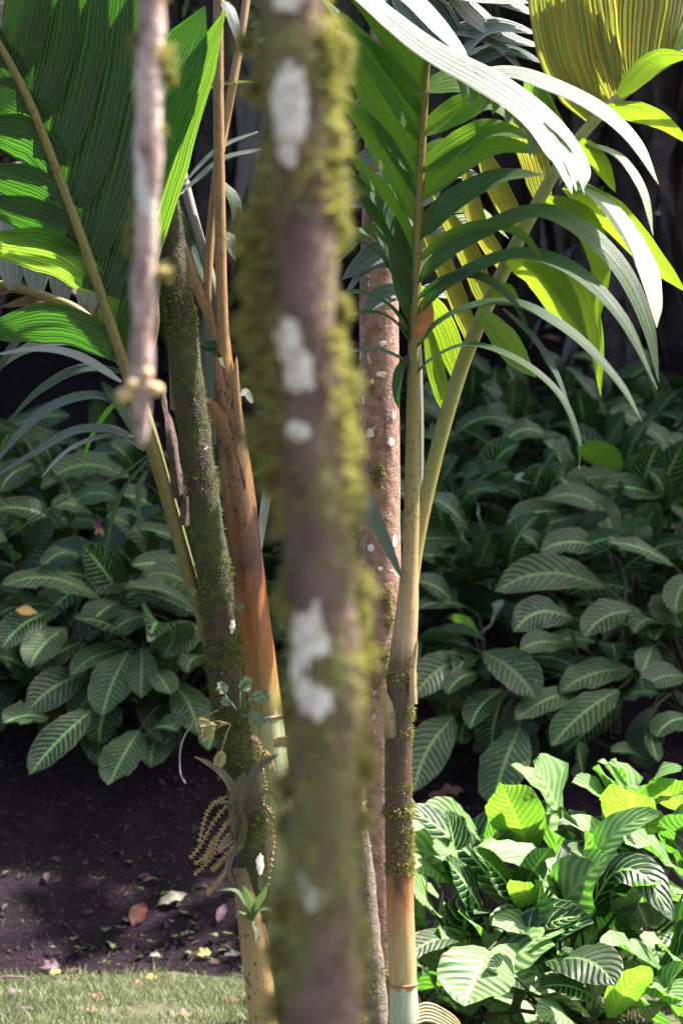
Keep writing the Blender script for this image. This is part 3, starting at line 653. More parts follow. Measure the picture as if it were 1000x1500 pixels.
for pts, wd, nh in [([(607, 1030), (606, 980), (611, 935)], 15, (.6, -.8, .1)), ([(572, 1080), (566, 1040), (556, 1000)], 24, (-.4, -.9, .1))]:
    mb = MB(); blade(mb, pxpath(pts, YR, -.0, 10), wd * px(YR), V(nh), 'strap', 6, -.45, ruffle=.03); 
    for q in mb.v: q.y -= .028
    mb.build('sheath_flap', M['sheath_tan'], rp)
# frond 1 upright
f1, _ = stemobj(rp, [(589, 985), (597, 880), (602, 780), (604, 640), (606, 520), (609, 400), (614, 280), (620, 170), (625, 100), (632, 60)], YR - .01, [(0, 9), (.12, 12), (.22, 11.5), (.4, 9.5), (.7, 7), (1, 3)], 'rachis', 'frond', ns=10)
f1['label'] = 'upright frond with dark green leaflets, some blazing white in sun'
A = (.05, -.8, .6)
for pts, w_, mt, nh, dY in [
  ([(622,130),(670,120),(715,128),(745,165)], 44, 'palm_grn', A, -.02), ([(619,195),(670,165),(720,150),(770,190)], 44, 'palm_grn', A, -.04), ([(616,250),(670,215),(720,190),(785,205)], 40, 'palm_grn', A, -.06), ([(613,290),(670,240),(730,215),(795,225)], 42, 'palm_grn', A, -.06),
  ([(611,348),(660,300),(730,262),(796,256)], 42, 'palm_dark', (.05,-.72,.7), -.12), ([(609,415),(660,368),(760,318),(824,322),(900,385),(945,470),(964,560)], 38, 'palm_dark', (.1,-.6,.8), -.25),
  ([(608,462),(650,420),(720,384),(780,375),(848,404),(912,470),(962,570)], 34, 'palm_dark', (.1,-.6,.8), -.28), ([(607,512),(640,475),(690,450),(760,447),(840,492),(905,560),(940,618)], 24, 'palm_dark', (.1,-.5,.85), -.25),
  ([(606,552),(630,528),(670,508),(710,508),(770,535),(820,580),(846,640),(848,690)], 14, 'palm_dark', (.1,-.5,.85), -.25), ([(736,452),(780,494),(815,550),(840,620)], 10, 'palm_grey', (.3,-.7,.6), -.05),
  ([(620,132),(585,70),(545,20),(490,-30)], 44, 'palm_grn', A, -.05), ([(617,200),(585,140),(540,80),(470,-5)], 50, 'palm_grn', A, -.08), ([(614,258),(575,190),(530,115),(480,40)], 50, 'palm_grn', A, -.08), ([(611,325),(575,250),(535,190),(495,145)], 36, 'palm_grn', A, -.1),
  ([(609,370),(570,300),(540,260),(495,205)], 28, 'palm_grn', A, -.1), ([(607,420),(570,345),(530,280),(485,225)], 28, 'palm_dark', A, -.1), ([(604,475),(578,395),(545,348),(490,330)], 30, 'palm_dark', (.0,-.6,.8), -.14), ([(602,492),(570,450),(530,430),(482,433)], 24, 'palm_dark', (.0,-.5,.85), -.14),
  ([(613,290),(570,215),(530,165),(478,120)], 20, 'palm_grn', A, -.12), ([(608,395),(575,330),(545,290),(490,262)], 18, 'palm_dark', A, -.12), ([(606,445),(565,385),(525,355),(470,352)], 18, 'palm_grey', (.0,-.6,.8), -.14), ([(603,505),(575,470),(540,458),(480,470)], 16, 'palm_dark', (.0,-.5,.85), -.12), ([(618,170),(570,100),(530,60),(470,40)], 22, 'palm_grn', A, -.1), ([(609,385),(660,345),(720,330),(770,350),(800,400)], 18, 'palm_grn', A, -.15), ([(608,440),(650,410),(700,405),(750,440),(780,500)], 14, 'palm_dark', A, -.15),
  ([(600,532),(565,516),(535,512),(492,522)], 14, 'palm_grey', (.0,-.5,.85), -.1), ([(598,520),(585,545),(581,575),(584,600)], 14, 'palm_dark', (-.5,-.8,.2), -.04)]:
    leaflet(f1, pts, YR - .012, w_ * 1.3, mt, nh, dY, nc=8, fold=.2)
# terminal blades of frond 1, their sunlit white put into the colour
leaflet(f1, [(440,-90),(560,5),(640,62),(730,108),(800,162),(842,225),(850,275)], YR - .03, 104, 'palm_sunlit', (.55,-.62,.62), -.3, 'cut', nc=16, fold=-.35, pleat=.004, jag=.18, n=48)
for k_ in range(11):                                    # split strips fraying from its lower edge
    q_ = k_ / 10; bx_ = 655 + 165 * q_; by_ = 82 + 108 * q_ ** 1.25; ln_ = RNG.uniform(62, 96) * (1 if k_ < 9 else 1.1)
    leaflet(f1, [(bx_ - 22, by_ - 14), (bx_ + 8, by_ + 8), (bx_ + 22 + 6 * q_, by_ + ln_ * .55), (bx_ + 16 + RNG.uniform(-6, 10), by_ + ln_)], YR - .10 - .13 * q_, RNG.uniform(22, 34), 'palm_sunlit', (.5 + RNG.uniform(-.15, .15), -.65, .5), -.06, 'palm', nc=6, fold=-.2)
leaflet(f1, [(700,100),(760,98),(820,118),(880,150),(930,200),(964,270)], YR + .05, 76, 'palm_sunlit', (.5,-.55,.7), -.2, 'palm', nc=12, fold=-.3, pleat=.012, n=50)
leaflet(f1, [(500,-60),(590,-10),(650,50),(690,95)], YR + .04, 50, 'palm_sunlit', (.3,-.6,.7), -.1, 'palm', nc=8)
# frond 2 leaning right
f2, _ = stemobj(rp, [(592, 985), (600, 890), (612, 790), (635, 680), (662, 580), (692, 495), (740, 390), (790, 292), (832, 222), (900, 148), (1000, 78), (1100, 30)], YR + .06, [(0, 6), (.1, 9), (.25, 11), (.4, 11), (.6, 10), (.8, 8), (1, 4)], 'rachis_green', 'frond', dY=.05, ns=10)
f2['label'] = 'frond leaning outward with yellow stained pleated leaflets'
Yl = YR + .1
for pts, w_, mt in [([(655,600),(632,545),(608,480)], 40, 'palm_yel'), ([(672,550),(640,470),(596,400)], 50, 'palm_yel'), ([(692,500),(655,410),(612,330)], 50, 'palm_yel'), ([(715,450),(680,370),(636,290)], 52, 'palm_yel'), ([(740,395),(705,320),(665,240)], 54, 'palm_yel'),
  ([(765,345),(735,270),(705,190)], 52, 'palm_yel'), ([(795,290),(770,220),(742,150)], 52, 'palm_yel'), ([(872,175),(830,90),(790,-30)], 84, 'palm_yel'), ([(895,152),(870,60),(850,-60)], 84, 'palm_yel'), ([(925,128),(920,40),(920,-60)], 80, 'palm_yel'), ([(965,100),(975,30),(990,-50)], 70, 'palm_yel'), ([(1000,78),(1020,20),(1045,-50)], 60, 'palm_yel'), ([(830,225),(800,160),(775,90)], 44, 'palm_grn')]:
    pts = [pts[0], (pts[1][0] + RNG.uniform(-8, 8), pts[1][1] + RNG.uniform(-6, 6)), (pts[2][0] + RNG.uniform(-18, 18), pts[2][1] + RNG.uniform(-25, 15))]
    leaflet(f2, pts, Yl + RNG.uniform(0, .03), w_ * (RNG.uniform(1., 1.3) if w_ > 60 else RNG.uniform(.62, 1.1)), mt if w_ > 60 or RNG.random() < .6 else 'palm_lime', UNDER, .08, 'broad' if w_ > 60 else 'wide', nc=12, fold=.05, pleat=.05)
S = (.45, -.55, .7)
for pts, w_, mt, nh, dY in [([(857,209),(906,231),(940,280),(956,346)], 22, 'palm_sunlit', S, -.1), ([(880,160),(930,165),(970,180),(1010,212)], 30, 'palm_lime', UNDER, .05), ([(850,205),(878,240),(901,282)], 26, 'palm_lime', UNDER, 0),
  ([(826,262),(880,295),(935,370),(955,430),(961,480)], 44, 'palm_sunlit', S, -.18), ([(826,272),(890,312),(950,375),(1004,428)], 44, 'palm_lime', UNDER, .03), ([(800,292),(850,322),(878,385),(874,478)], 38, 'palm_lime', UNDER, -.05),
  ([(776,370),(830,405),(868,480),(879,580)], 32, 'palm_lime', UNDER, -.05), ([(742,380),(790,400),(830,460),(858,505)], 54, 'palm_lime', UNDER, -.02), ([(700,455),(735,495),(760,530),(785,553)], 38, 'palm_grn', A, -.03), ([(905,140),(960,90),(1010,82)], 30, 'palm_lime', UNDER, 0),
  ([(720,440),(740,425),(760,440)], 20, 'palm_lime', UNDER, 0)]:
    leaflet(f2, pts, YR + .04, w_ * 1.2, mt, nh, dY, nc=6, fold=.15)
# frond 3, behind, silvery
f3, _ = stemobj(rp, [(604, 870), (612, 760), (614, 600), (606, 430), (585, 250), (575, 100), (590, -40), (640, -150)], YR + .22, [(0, 6), (.5, 6), (1, 4)], 'petiole_grey', 'frond', dY=.2, ns=8)
f3['label'] = 'rear frond with silvery grey leaflets'
for pts, w_, mt, nh in [([(580,-20),(620,20),(655,70),(690,120)], 70, 'palm_grey', (.2,-.8,.5)), ([(600,-50),(680,-10),(780,5)], 60, 'palm_pale', (.3,-.6,.7)), ([(585,120),(660,70),(720,40),(790,50)], 64, 'palm_pale', (.3,-.6,.7)), ([(590,150),(670,100),(740,75),(800,95)], 44, 'palm_grey', (.3,-.6,.7)),
  ([(604,330),(560,300),(500,300)], 46, 'palm_grey', (0,-.7,.7)), ([(606,380),(560,370),(500,410)], 46, 'palm_grey', (0,-.7,.7)), ([(600,270),(560,230),(510,240)], 40, 'palm_grey', (0,-.7,.7)), ([(606,400),(640,350),(690,330),(720,350)], 50, 'palm_pale', (.2,-.7,.7)), ([(600,300),(650,260),(700,255)], 50, 'palm_pale', (.2,-.7,.7)), ([(608,440),(570,430),(530,460)], 36, 'palm_grey', (0,-.7,.7)),
  ([(608,470),(640,430),(680,440)], 44, 'palm_pale', (.2,-.7,.7)), ([(595,180),(560,140),(520,150)], 40, 'palm_grey', (0,-.7,.7)), ([(560,-30),(600,30),(625,90),(632,130)], 50, 'palm_grey', (.2,-.8,.5)), ([(640,-40),(690,20),(740,55),(800,70)], 46, 'palm_pale', (.3,-.6,.7)), ([(650,-40),(720,-5),(790,25)], 46, 'palm_pale', (.3,-.6,.7)), ([(600,60),(660,45),(720,60),(770,110)], 34, 'palm_pale', (.3,-.6,.7)),
  ([(606,350),(565,330),(530,345),(495,385)], 20, 'palm_grn', (0,-.6,.8)), ([(606,420),(570,390),(535,395),(500,440)], 18, 'palm_pale', (0,-.6,.8)), ([(590,220),(555,190),(520,200),(495,240)], 22, 'palm_grn', (0,-.6,.8)), ([(600,300),(560,262),(525,265),(498,300)], 20, 'palm_pale', (0,-.6,.8)), ([(596,250),(640,215),(690,215),(730,250)], 26, 'palm_grn', (.2,-.7,.7)), ([(606,350),(650,310),(700,310),(745,350)], 24, 'palm_lime', (.2,-.7,.7))]:
    leaflet(f3, pts, YR + .36, w_ * 1.3, mt, nh, -.08, nc=10, pleat=.04)
# brown dry bract by the rachis and the loose dark leaflet across the pink trunk
M['bract'] = plain_mat('bract_rust', (.20, .06, .02), (.32, .12, .035), 60, .6, tf=.2)
mb = MB(); blade(mb, pxpath([(606, 500), (622, 470), (628, 430)], YR - .02, 0, 8), 26 * px(YR), V((.3, -.9, .2)), 'dry', 4, .3); mb.build('dry_bract', M['bract'], rp)
mb = MB(); blade(mb, pxpath([(508, 690), (535, 735), (560, 785), (592, 855)], YR - .15, .1, 14), 26 * px(YR), V((.2, -.9, .3)), 'palm', 6, .2); mb.build('hanging_leaflet', M['palm_grey'], rp)
# curled dry roots at the foot
for k in range(6):
    mb = MB(); y0 = 1478 + k * 5; tube(mb, pxpath([(602, y0), (625, y0 - 8), (650, y0 + 2), (672, y0 + 22), (676, y0 + 60)], YR + .1 - .03 * k, .1, 14), .0035, 6); mb.build('prop_root', M['sheath_tan'], rp)

# --- left palm with the orange sheath
YL = 5.05
lp = thing('palm_tree', V((P(440, 0, YL).x, YL, 0)), 'leaning palm with glossy orange sheath, charred dead leaf bases and green ringed stem', 'palm')
M['stem_l'] = stem_mat('stem_orange', [(0, (.2, .25, .13)), (.445, (.30, .34, .17)), (.448, (.30, .13, .05)), (.458, (.24, .21, .065)), (.50, (.25, .14, .035)), (.55, (.27, .10, .022)), (.60, (.22, .075, .02)), (.63, (.075, .026, .014)), (.66, (.14, .06, .024)), (.74, (.20, .105, .042)), (.79, (.05, .026, .016)), (.88, (.10, .05, .025)), (.94, (.26, .13, .042)), (1, (.26, .13, .042))], spot=1., low=.62, high=.97, streak=.6, rough=.4)
_, lpath = stemobj(lp, [(440, 1785), (432, 1600), (420, 1400), (408, 1220), (396, 1100), (384, 1000), (367, 870), (350, 730), (338, 630), (328, 540), (325, 490)], YL, [(0, 28), (.4, 24), (.58, 24), (.7, 24), (.8, 22), (.9, 15), (1, 11)], 'stem_l', 'stem', n=120, lump=.04)
ring(lp, lpath, 1051, YL, 24.5, 'ring')
M['sheath_char'] = stem_mat('sheath_charred', [(0, (.07, .035, .022)), (.4, (.22, .11, .05)), (1, (.30, .16, .08))], spot=.95, streak=.6)
for pts, wd, nh in [([(345, 720), (330, 650), (312, 600), (296, 585)], 30, (-.5, -.8, .1)), ([(350, 690), (344, 600), (340, 530)], 22, (.2, -.9, .1)), ([(356, 640), (350, 570), (347, 520)], 16, (.7, -.7, .1)), ([(335, 640), (326, 580), (318, 520)], 18, (-.3, -.9, 0))]:
    mb = MB(); blade(mb, pxpath(pts, YL, -.01, 12), wd * px(YL), V(nh), 'strap', 6, -.5, ruffle=.04)
    for q in mb.v: q.y -= .03
    mb.build('sheath_flap', M['sheath_char'], lp)
for nm, pts, rads, mt, dY in [('a', [(333,560),(326,470),(322,300),(320,120),(321,-40),(330,-200)], [(0,9),(1,7)], 'petiole_orange', -.02), ('b', [(330,520),(305,430),(316,270),(336,150),(352,60),(365,-30)], [(0,7),(1,6)], 'petiole_orange', .1), ('c', [(330,520),(312,420),(284,320),(256,205),(230,80)], [(0,8),(1,7)], 'petiole_grey', .12), ('d', [(334,550),(315,480),(288,415),(258,335),(230,260)], [(0,9),(.5,9),(1,7)], 'petiole_orange', .05)]:
    fo, _ = stemobj(lp, pts, YL - .005, rads, mt, 'frond', dY=dY, ns=10, n=40)
    Yb = YL + dY
    if nm == 'a':
        for p2, w_, m2 in [([(325,0),(340,25),(355,85)], 18, 'palm_grey'), ([(320,-120),(300,-60),(270,-40)], 40, 'palm_dark'), ([(322,-140),(360,-100),(400,-60)], 40, 'palm_grn'), ([(326,-160),(330,-260),(300,-340)], 60, 'palm_grn')]: leaflet(fo, p2, Yb, w_, m2, A, -.05)
    if nm == 'b':
        for p2, w_, m2 in [([(352,80),(380,60),(420,60)], 20, 'palm_dark'), ([(318,262),(345,300),(350,380)], 20, 'palm_dark'), ([(304,420),(280,360),(262,300)], 30, 'palm_grey'), ([(385,120),(330,122),(280,140),(248,162)], 10, 'palm_lime'), ([(378,193),(330,212),(295,240),(262,278)], 12, 'palm_grey'), ([(385,218),(330,232),(290,262),(255,292)], 16, 'palm_grey')]: leaflet(fo, p2, Yb - .05, w_, m2, (.0, -.6, .75), -.02)
    if nm == 'c':
        for p2, w_, m2 in [([(256,205),(250,150),(262,60)], 30, 'palm_dark'), ([(300,390),(330,350),(345,380)], 30, 'palm_grey')]: leaflet(fo, p2, Yb + .02, w_, m2, A, 0)
    if nm == 'd':
        for p2, w_, m2 in [([(290,505),(315,515),(330,540)], 14, 'palm_dark'), ([(325,500),(305,505),(282,500)], 14, 'palm_dark')]: leaflet(fo, p2, Yb - .06, w_, m2, A, -.02)
# pale dry sheaths standing behind the crown
for pts, w_ in [([(285,640),(275,520),(268,400)], 34), ([(300,650),(305,560),(300,450)], 34), ([(262,600),(256,500),(240,420)], 26)]:
    mb = MB(); blade(mb, pxpath(pts, YL + .12, .06, 12), w_ * px(YL), V((0, -1, .1)), 'strap', 8, -.2, pleat=.05); mb.build('old_sheath', M['palm_dry' if w_ == 26 else 'palm_grey'], lp)
for pts, w_, m2 in [([(402,660),(393,710),(384,770),(379,828)], 17, 'palm_pale'), ([(370,590),(360,575),(352,580)], 14, 'palm_pale')]:
    mb = MB(); blade(mb, pxpath(pts, YL + .05, -.03, 12), w_ * px(YL), V((.5, -.8, .3)), 'palm', 4, .1); mb.build('hanging_leaflet', M[m2], lp)
# flowering strands
M['strand'] = plain_mat('strand_straw', (.30, .18, .07), (.44, .30, .13), 80, .7)
def strand(par, pts, Y, dY=-.02, bead=True, rr=1.7):
    mb = MB(); pth = pxpath(pts, Y, dY, 26); tube(mb, pth, rr * .75 * px(Y), 6)
    r = random.Random(len(mb.v) + int(pts[0][0]))
    if bead:
        for i in range(3, 26, 2):
            for sgn in (-1, 1):
                T = (pth[i] - pth[i - 1]).normalized(); sd = T.cross(V((0, -1, 0))).normalized() * sgn + V((0, r.uniform(-.6, .3), 0)); b = pth[i] + T * r.uniform(-.3, .3) * .004
                tube(mb, [b, b + sd * 2.6 * px(Y), b + sd * 4.4 * px(Y)], rtab([(0, .7 * px(Y)), (.6, 1.5 * px(Y)), (1, .5 * px(Y))]), 5)
    mb.build('flower_strand', M['strand'], par)
for pts in [[(334,1166),(312,1178),(300,1200),(292,1235)], [(332,1180),(312,1205),(296,1235),(278,1258)], [(342,1195),(325,1215),(312,1245),(285,1266)], [(340,1215),(322,1238),(305,1262),(284,1282)], [(336,1205),(318,1225),(308,1240),(300,1262)], [(335,1268),(325,1285),(312,1300),(303,1310)], [(345,1235),(330,1255),(318,1268),(310,1275)]]:
    strand(lp, pts, YL - .08)
for pts in [[(360,1080),(372,1082),(380,1095),(376,1115)], [(368,1098),(378,1098),(376,1112),(371,1120)], [(380,1180),(396,1190),(398,1230),(396,1275)], [(385,1125),(388,1150),(384,1170),(382,1186)], [(400,1086),(412,1082),(424,1083)], [(400,1092),(412,1090),(424,1092)], [(338,1118),(336,1135),(338,1150)], [(384,1100),(394,1110),(400,1130)], [(390,1200),(400,1225),(396,1260),(390,1300)]]:
    strand(lp, pts, YL - .06, 0, True, 1.5)

# --- old mossy leaning palm trunk
YO = 4.9
op = thing('mossy_palm_trunk', V((P(392, 0, YO).x, YO, 0)), 'dark leaning palm trunk furred with green moss, tan at its foot', 'palm trunk')
M['stem_o'] = bark_mat('bark_dark_mossy', (.03, .02, .012), (.06, .04, .022), (.012, .008, .006), moss=.65, lichen=.08, moss_c=(.05, .056, .01), sc_=45)
M['stem_o2'] = stem_mat('stem_tan_spotted', [(0, (.26, .17, .07)), (.5, (.34, .22, .09)), (.8, (.22, .13, .06)), (1, (.12, .08, .04))], spot=.9, streak=.4)
_, opath = stemobj(op, [(376, 1350), (370, 1270), (362, 1190), (345, 1090), (327, 960), (310, 810), (287, 650), (270, 520), (258, 420), (246, 310), (232, 180), (222, 60)], YO, [(0, 20), (.3, 25), (.6, 23), (.8, 20), (.9, 14), (1, 11)], 'stem_o', 'trunk', n=90, lump=.14, lf=26)
_, o2 = stemobj(op, [(398, 1830), (392, 1600), (384, 1480), (374, 1390), (364, 1320), (355, 1270)], YO - .01, [(0, 22), (.6, 21), (.8, 20), (1, 14)], 'stem_o2', 'lower_stem', n=40, lump=.06)
r = random.Random(43); mb = MB()
def maskO(t, d, p):
    yy = 750 - (p.z - CAMZ) * FPX / YO
    b = .15 + .8 * max(0, noise.noise(p * 14 + V((3, 0, 0)))) + (.35 if 820 < yy < 1130 else 0)
    return min(1, b)
moss_tufts(mb, opath, rtab([(0, 20 * px(YO)), (.3, 25 * px(YO)), (.6, 23 * px(YO)), (.8, 20 * px(YO)), (.9, 14 * px(YO)), (1, 11 * px(YO))]), 30000, .010, .0013, r, maskO, up=-.2)
tag(mb.build('moss', M['moss_dark'], op, smooth=False), kind='stuff')
patch(V(at_t(opath, P(0, 1264, YO).z)[0]), V((0, 0, 1)), V((.5, -.86, 0)).normalized(), 13 * px(YO), 30 * px(YO), M['lichen'], op, seed=77, rad=25 * px(YO))
patch(V(at_t(opath, P(0, 920, YO).z)[0]), V((0, 0, 1)), V((.8, -.6, 0)).normalized(), 12 * px(YO), 26 * px(YO), M['lichen'], op, seed=78, rad=24 * px(YO))

# --- understory palm with the broad dark fronds
YU = 4.85
up = thing('understory_palm', V((P(350, 0, YU + .25).x, YU + .25, 0)), 'young palm with broad dark green backlit frond and olive stalk', 'palm')
fu, fpu = stemobj(up, [(396, 1760), (382, 1450), (352, 1150), (326, 1020), (303, 930), (262, 790), (226, 665), (184, 540), (142, 412), (96, 282), (42, 145), (-12, 45), (-60, -30)], YU + .16, [(0, 9), (.35, 9), (.5, 10), (.6, 8), (.8, 6), (1, 4)], 'rachis_brown', 'frond', dY=-.30, ns=10, n=80)
fu['label'] = 'broad frond seen from below, dark with bright green lit patches'
Yu = YU - .06
for pts, w_, mt in [([(20,105),(40,20),(55,-70)], 56, 'palm_dark'), ([(48,170),(75,60),(95,-80)], 64, 'palm_dark'), ([(75,238),(110,90),(140,-80)], 72, 'palm_dark'), ([(102,300),(140,140),(180,-80)], 76, 'palm_dark'), ([(126,370),(170,200),(225,-60)], 80, 'palm_dark'), ([(148,430),(195,270),(250,120),(300,10)], 76, 'palm_dark'), ([(165,485),(200,360),(250,200),(330,15)], 62, 'palm_grn'), ([(180,530),(205,430),(215,340)], 46, 'palm_dark'),  # shade over this frond is carried by the dark leaflet colour
  ([(10,82),(-30,40),(-60,20)], 40, 'palm_dark'), ([(30,120),(0,85),(-50,75)], 44, 'palm_dark'), ([(58,190),(20,150),(-40,135)], 54, 'palm_dark'), ([(82,250),(40,205),(-40,185)], 56, 'palm_dark'), ([(104,310),(50,275),(-40,250)], 52, 'palm_dark'), ([(122,360),(60,320),(-40,295)], 46, 'palm_dark'), ([(142,415),(75,370),(-40,355)], 56, 'palm_grn'), ([(176,515),(110,480),(50,475),(-30,492)], 52, 'palm_dark')]:
    def near_y(x_, y_):
        return min(fpu, key=lambda q: (500 + q.x * FPX / q.y - x_) ** 2 + (750 - (q.z - CAMZ) * FPX / q.y - y_) ** 2).y
    rightward = pts[-1][0] > pts[0][0]
    leaflet(fu, pts, near_y(*pts[0]) + .010, w_ * 1.3, mt, (.25, .85, .5), -.07 if rightward else .02, 'wide', nc=14, fold=.05, pleat=.04)
for pts, w_, mt in [([(190,600),(140,580),(80,595),(30,635),(-15,690)], 26, 'palm_grey'), ([(212,660),(170,632),(110,632),(50,665),(-20,705)], 24, 'palm_grey'), ([(205,640),(150,640),(100,660),(60,700)], 12, 'palm_pale'), ([(178,560),(120,525),(60,512),(-20,522)], 24, 'palm_pale'), ([(215,668),(170,700),(90,735),(0,795)], 7, 'palm_dark'), ([(218,672),(180,720),(160,780),(153,832)], 8, 'palm_dark'), ([(215,690),(203,720),(206,785)], 10, 'palm_dark'), ([(150,560),(180,600),(210,660)], 20, 'palm_dark')]:
    leaflet(fu, pts, Yu + .02, w_, mt, (.0, -.55, .8), -.06, 'palm', nc=6, fold=.2)
fv, _ = stemobj(up, [(396, 1760), (360, 1200), (310, 960), (240, 700), (195, 560), (130, 468), (60, 432), (-30, 408)], YU + .4, [(0, 9), (.5, 9), (.8, 8), (1, 5)], 'rachis_brown', 'frond', dY=.1, ns=10, n=60)
fv['label'] = 'rear frond with pale striped undersides'
for pts, w_, mt in [([(20,425),(10,330),(-10,220)], 50, 'palm_pale'), ([(55,432),(50,330),(40,215)], 50, 'palm_pale'), ([(90,446),(95,340),(105,230)], 50, 'palm_pale'), ([(125,465),(140,360),(150,250)], 46, 'palm_pale'), ([(155,500),(180,420),(200,330)], 40, 'palm_dry'), ([(190,555),(215,480),(225,400)], 40, 'palm_dry'), ([(60,432),(20,420),(-30,440)], 24, 'palm_dry'), ([(120,465),(60,440),(0,450)], 26, 'palm_dry'), ([(150,480),(80,452),(10,468),(-30,500)], 22, 'palm_dry'), ([(172,520),(100,498),(30,515),(-25,560)], 20, 'palm_pale'), ([(185,545),(120,540),(60,570),(10,620)], 16, 'palm_grey'), ([(90,446),(50,470),(10,520),(-20,580)], 14, 'palm_grey'), ([(165,505),(120,430),(60,390),(0,395)], 24, 'palm_dry'), ([(200,570),(160,600),(130,650),(120,700)], 8, 'palm_dark')]:
    leaflet(fv, pts, YU + .48, w_, mt, (.2, -.8, .4), .05, 'palm', nc=12, pleat=.07)
for pts, w_ in [([(262,730),(256,660),(246,600),(240,560)], 22), ([(270,770),(275,720),(272,670)], 16)]:
    mb = MB(); blade(mb, pxpath(pts, YU + .1, 0, 12), w_ * px(YU), V((.2, -.9, .1)), 'strap', 6, -.4, ruffle=.12, twist=1.2); mb.build('dry_sheath', M['fall_purple_s'], up)

# --- pink trunk
YM = 5.7
pt_ = thing('pink_bark_tree', V((P(556, 0, YM).x, YM, 0)), 'sunlit tree with reddish pink bark dotted with white lichen spots', 'tree')
M['bark_red'] = bark_mat('bark_reddish', (.18, .09, .06), (.30, .18, .14), (.08, .038, .028), moss=.16, lichen=.30, moss_c=(.16, .15, .03), sc_=46, lich_c=(.50, .40, .35), bumpd=.006)
_, mpath = stemobj(pt_, [(556, 1650), (552, 1400), (549, 1200), (551, 1000), (556, 850), (556, 640), (555, 440), (562, 200), (572, 0), (590, -400), (600, -1500)], YM, [(0, 34), (.3, 31), (.6, 29), (1, 24)], 'bark_red', 'trunk', n=110, lump=.05)
for k, (x, y, w_, h_) in enumerate([(542, 636, 14, 18), (572, 648, 18, 16), (558, 550, 20, 12), (543, 802, 14, 16), (577, 792, 12, 26), (556, 832, 10, 8), (576, 610, 10, 14), (560, 505, 14, 10), (545, 560, 8, 10)]):
    tgt = P(x, y, YM); cp, T = at_t(mpath, tgt.z); R = 30 * px(YM); sx = max(-.85, min(.85, (tgt.x - cp.x) / R)); patch(V((cp.x, cp.y, tgt.z)), V((0, 0, 1)), V((sx, -math.sqrt(1 - sx * sx), 0)), w_ * .75 * px(YM), h_ * .75 * px(YM), M['lichen'], pt_, seed=100 + k, rad=R)
mb = MB(); r = random.Random(51)
for (cx, cy, s, nn) in [(552, 697, 13, 260), (565, 880, 14, 220), (540, 940, 16, 300), (560, 960, 18, 320), (548, 1000, 18, 320), (570, 910, 10, 150), (540, 570, 8, 60), (552, 1260, 14, 150)]:
    for k in range(nn):
        q = P(cx + r.gauss(0, s * .45), cy + r.gauss(0, s * .7), YM); cp, T = at_t(mpath, q.z); R = 29.5 * px(YM); sx = max(-.95, min(.95, (q.x - cp.x) / R)); d = V((sx, -math.sqrt(1 - sx * sx), 0)); b = V((cp.x, cp.y, q.z)) + d * R
        dd = (d + rv(.9, r)).normalized(); sd = dd.cross(rv(1, r)).normalized() * .002; L = r.uniform(.004, .011); i = len(mb.v); mb.v += [b - sd, b + sd, b + dd * L]; mb.face((i, i + 1, i + 2), [(0, 0)] * 3)
tag(mb.build('moss', M['moss'], pt_, smooth=False), kind='stuff')
top = mpath[-1]; crown(pt_, [((top.x + .2, YM + .3, top.z + .5), 1.1, .6), ((top.x + .6, YM + 1.2, top.z + .2), 1.0, .6)], 1500, .2, r)

# --- thin mossy sapling
YS = 5.3
sp = thing('mossy_sapling', V((P(556, 0, YS).x, YS, 0)), 'thin grey mossy sapling stem at the foot of the pink trunk', 'sapling')
M['bark_grey'] = bark_mat('bark_grey_mossy', (.12, .09, .07), (.2, .16, .12), (.05, .035, .03), moss=.35, lichen=.2, moss_c=(.13, .13, .03), sc_=50)
_, spath = stemobj(sp, [(556, 1720), (552, 1560), (549, 1470), (540, 1360), (530, 1250), (524, 1180), (520, 1100), (516, 1040)], YS, [(0, 19), (.4, 17), (.65, 12), (.85, 8), (1, 5)], 'bark_grey', 'trunk', n=60, lump=.2, lf=24)
mb = MB(); r = random.Random(52)
moss_tufts(mb, spath, rtab([(0, 19 * px(YS)), (.4, 17 * px(YS)), (.65, 12 * px(YS)), (.85, 8 * px(YS)), (1, 5 * px(YS))]), 7000, .009, .0014, r, lambda t, d, p: min(1, .1 + max(0, noise.noise(p * 20)) * .9 + (.5 if .3 < t < .55 and d.x < 0 else 0)))
tag(mb.build('moss', M['moss'], sp, smooth=False), kind='stuff')

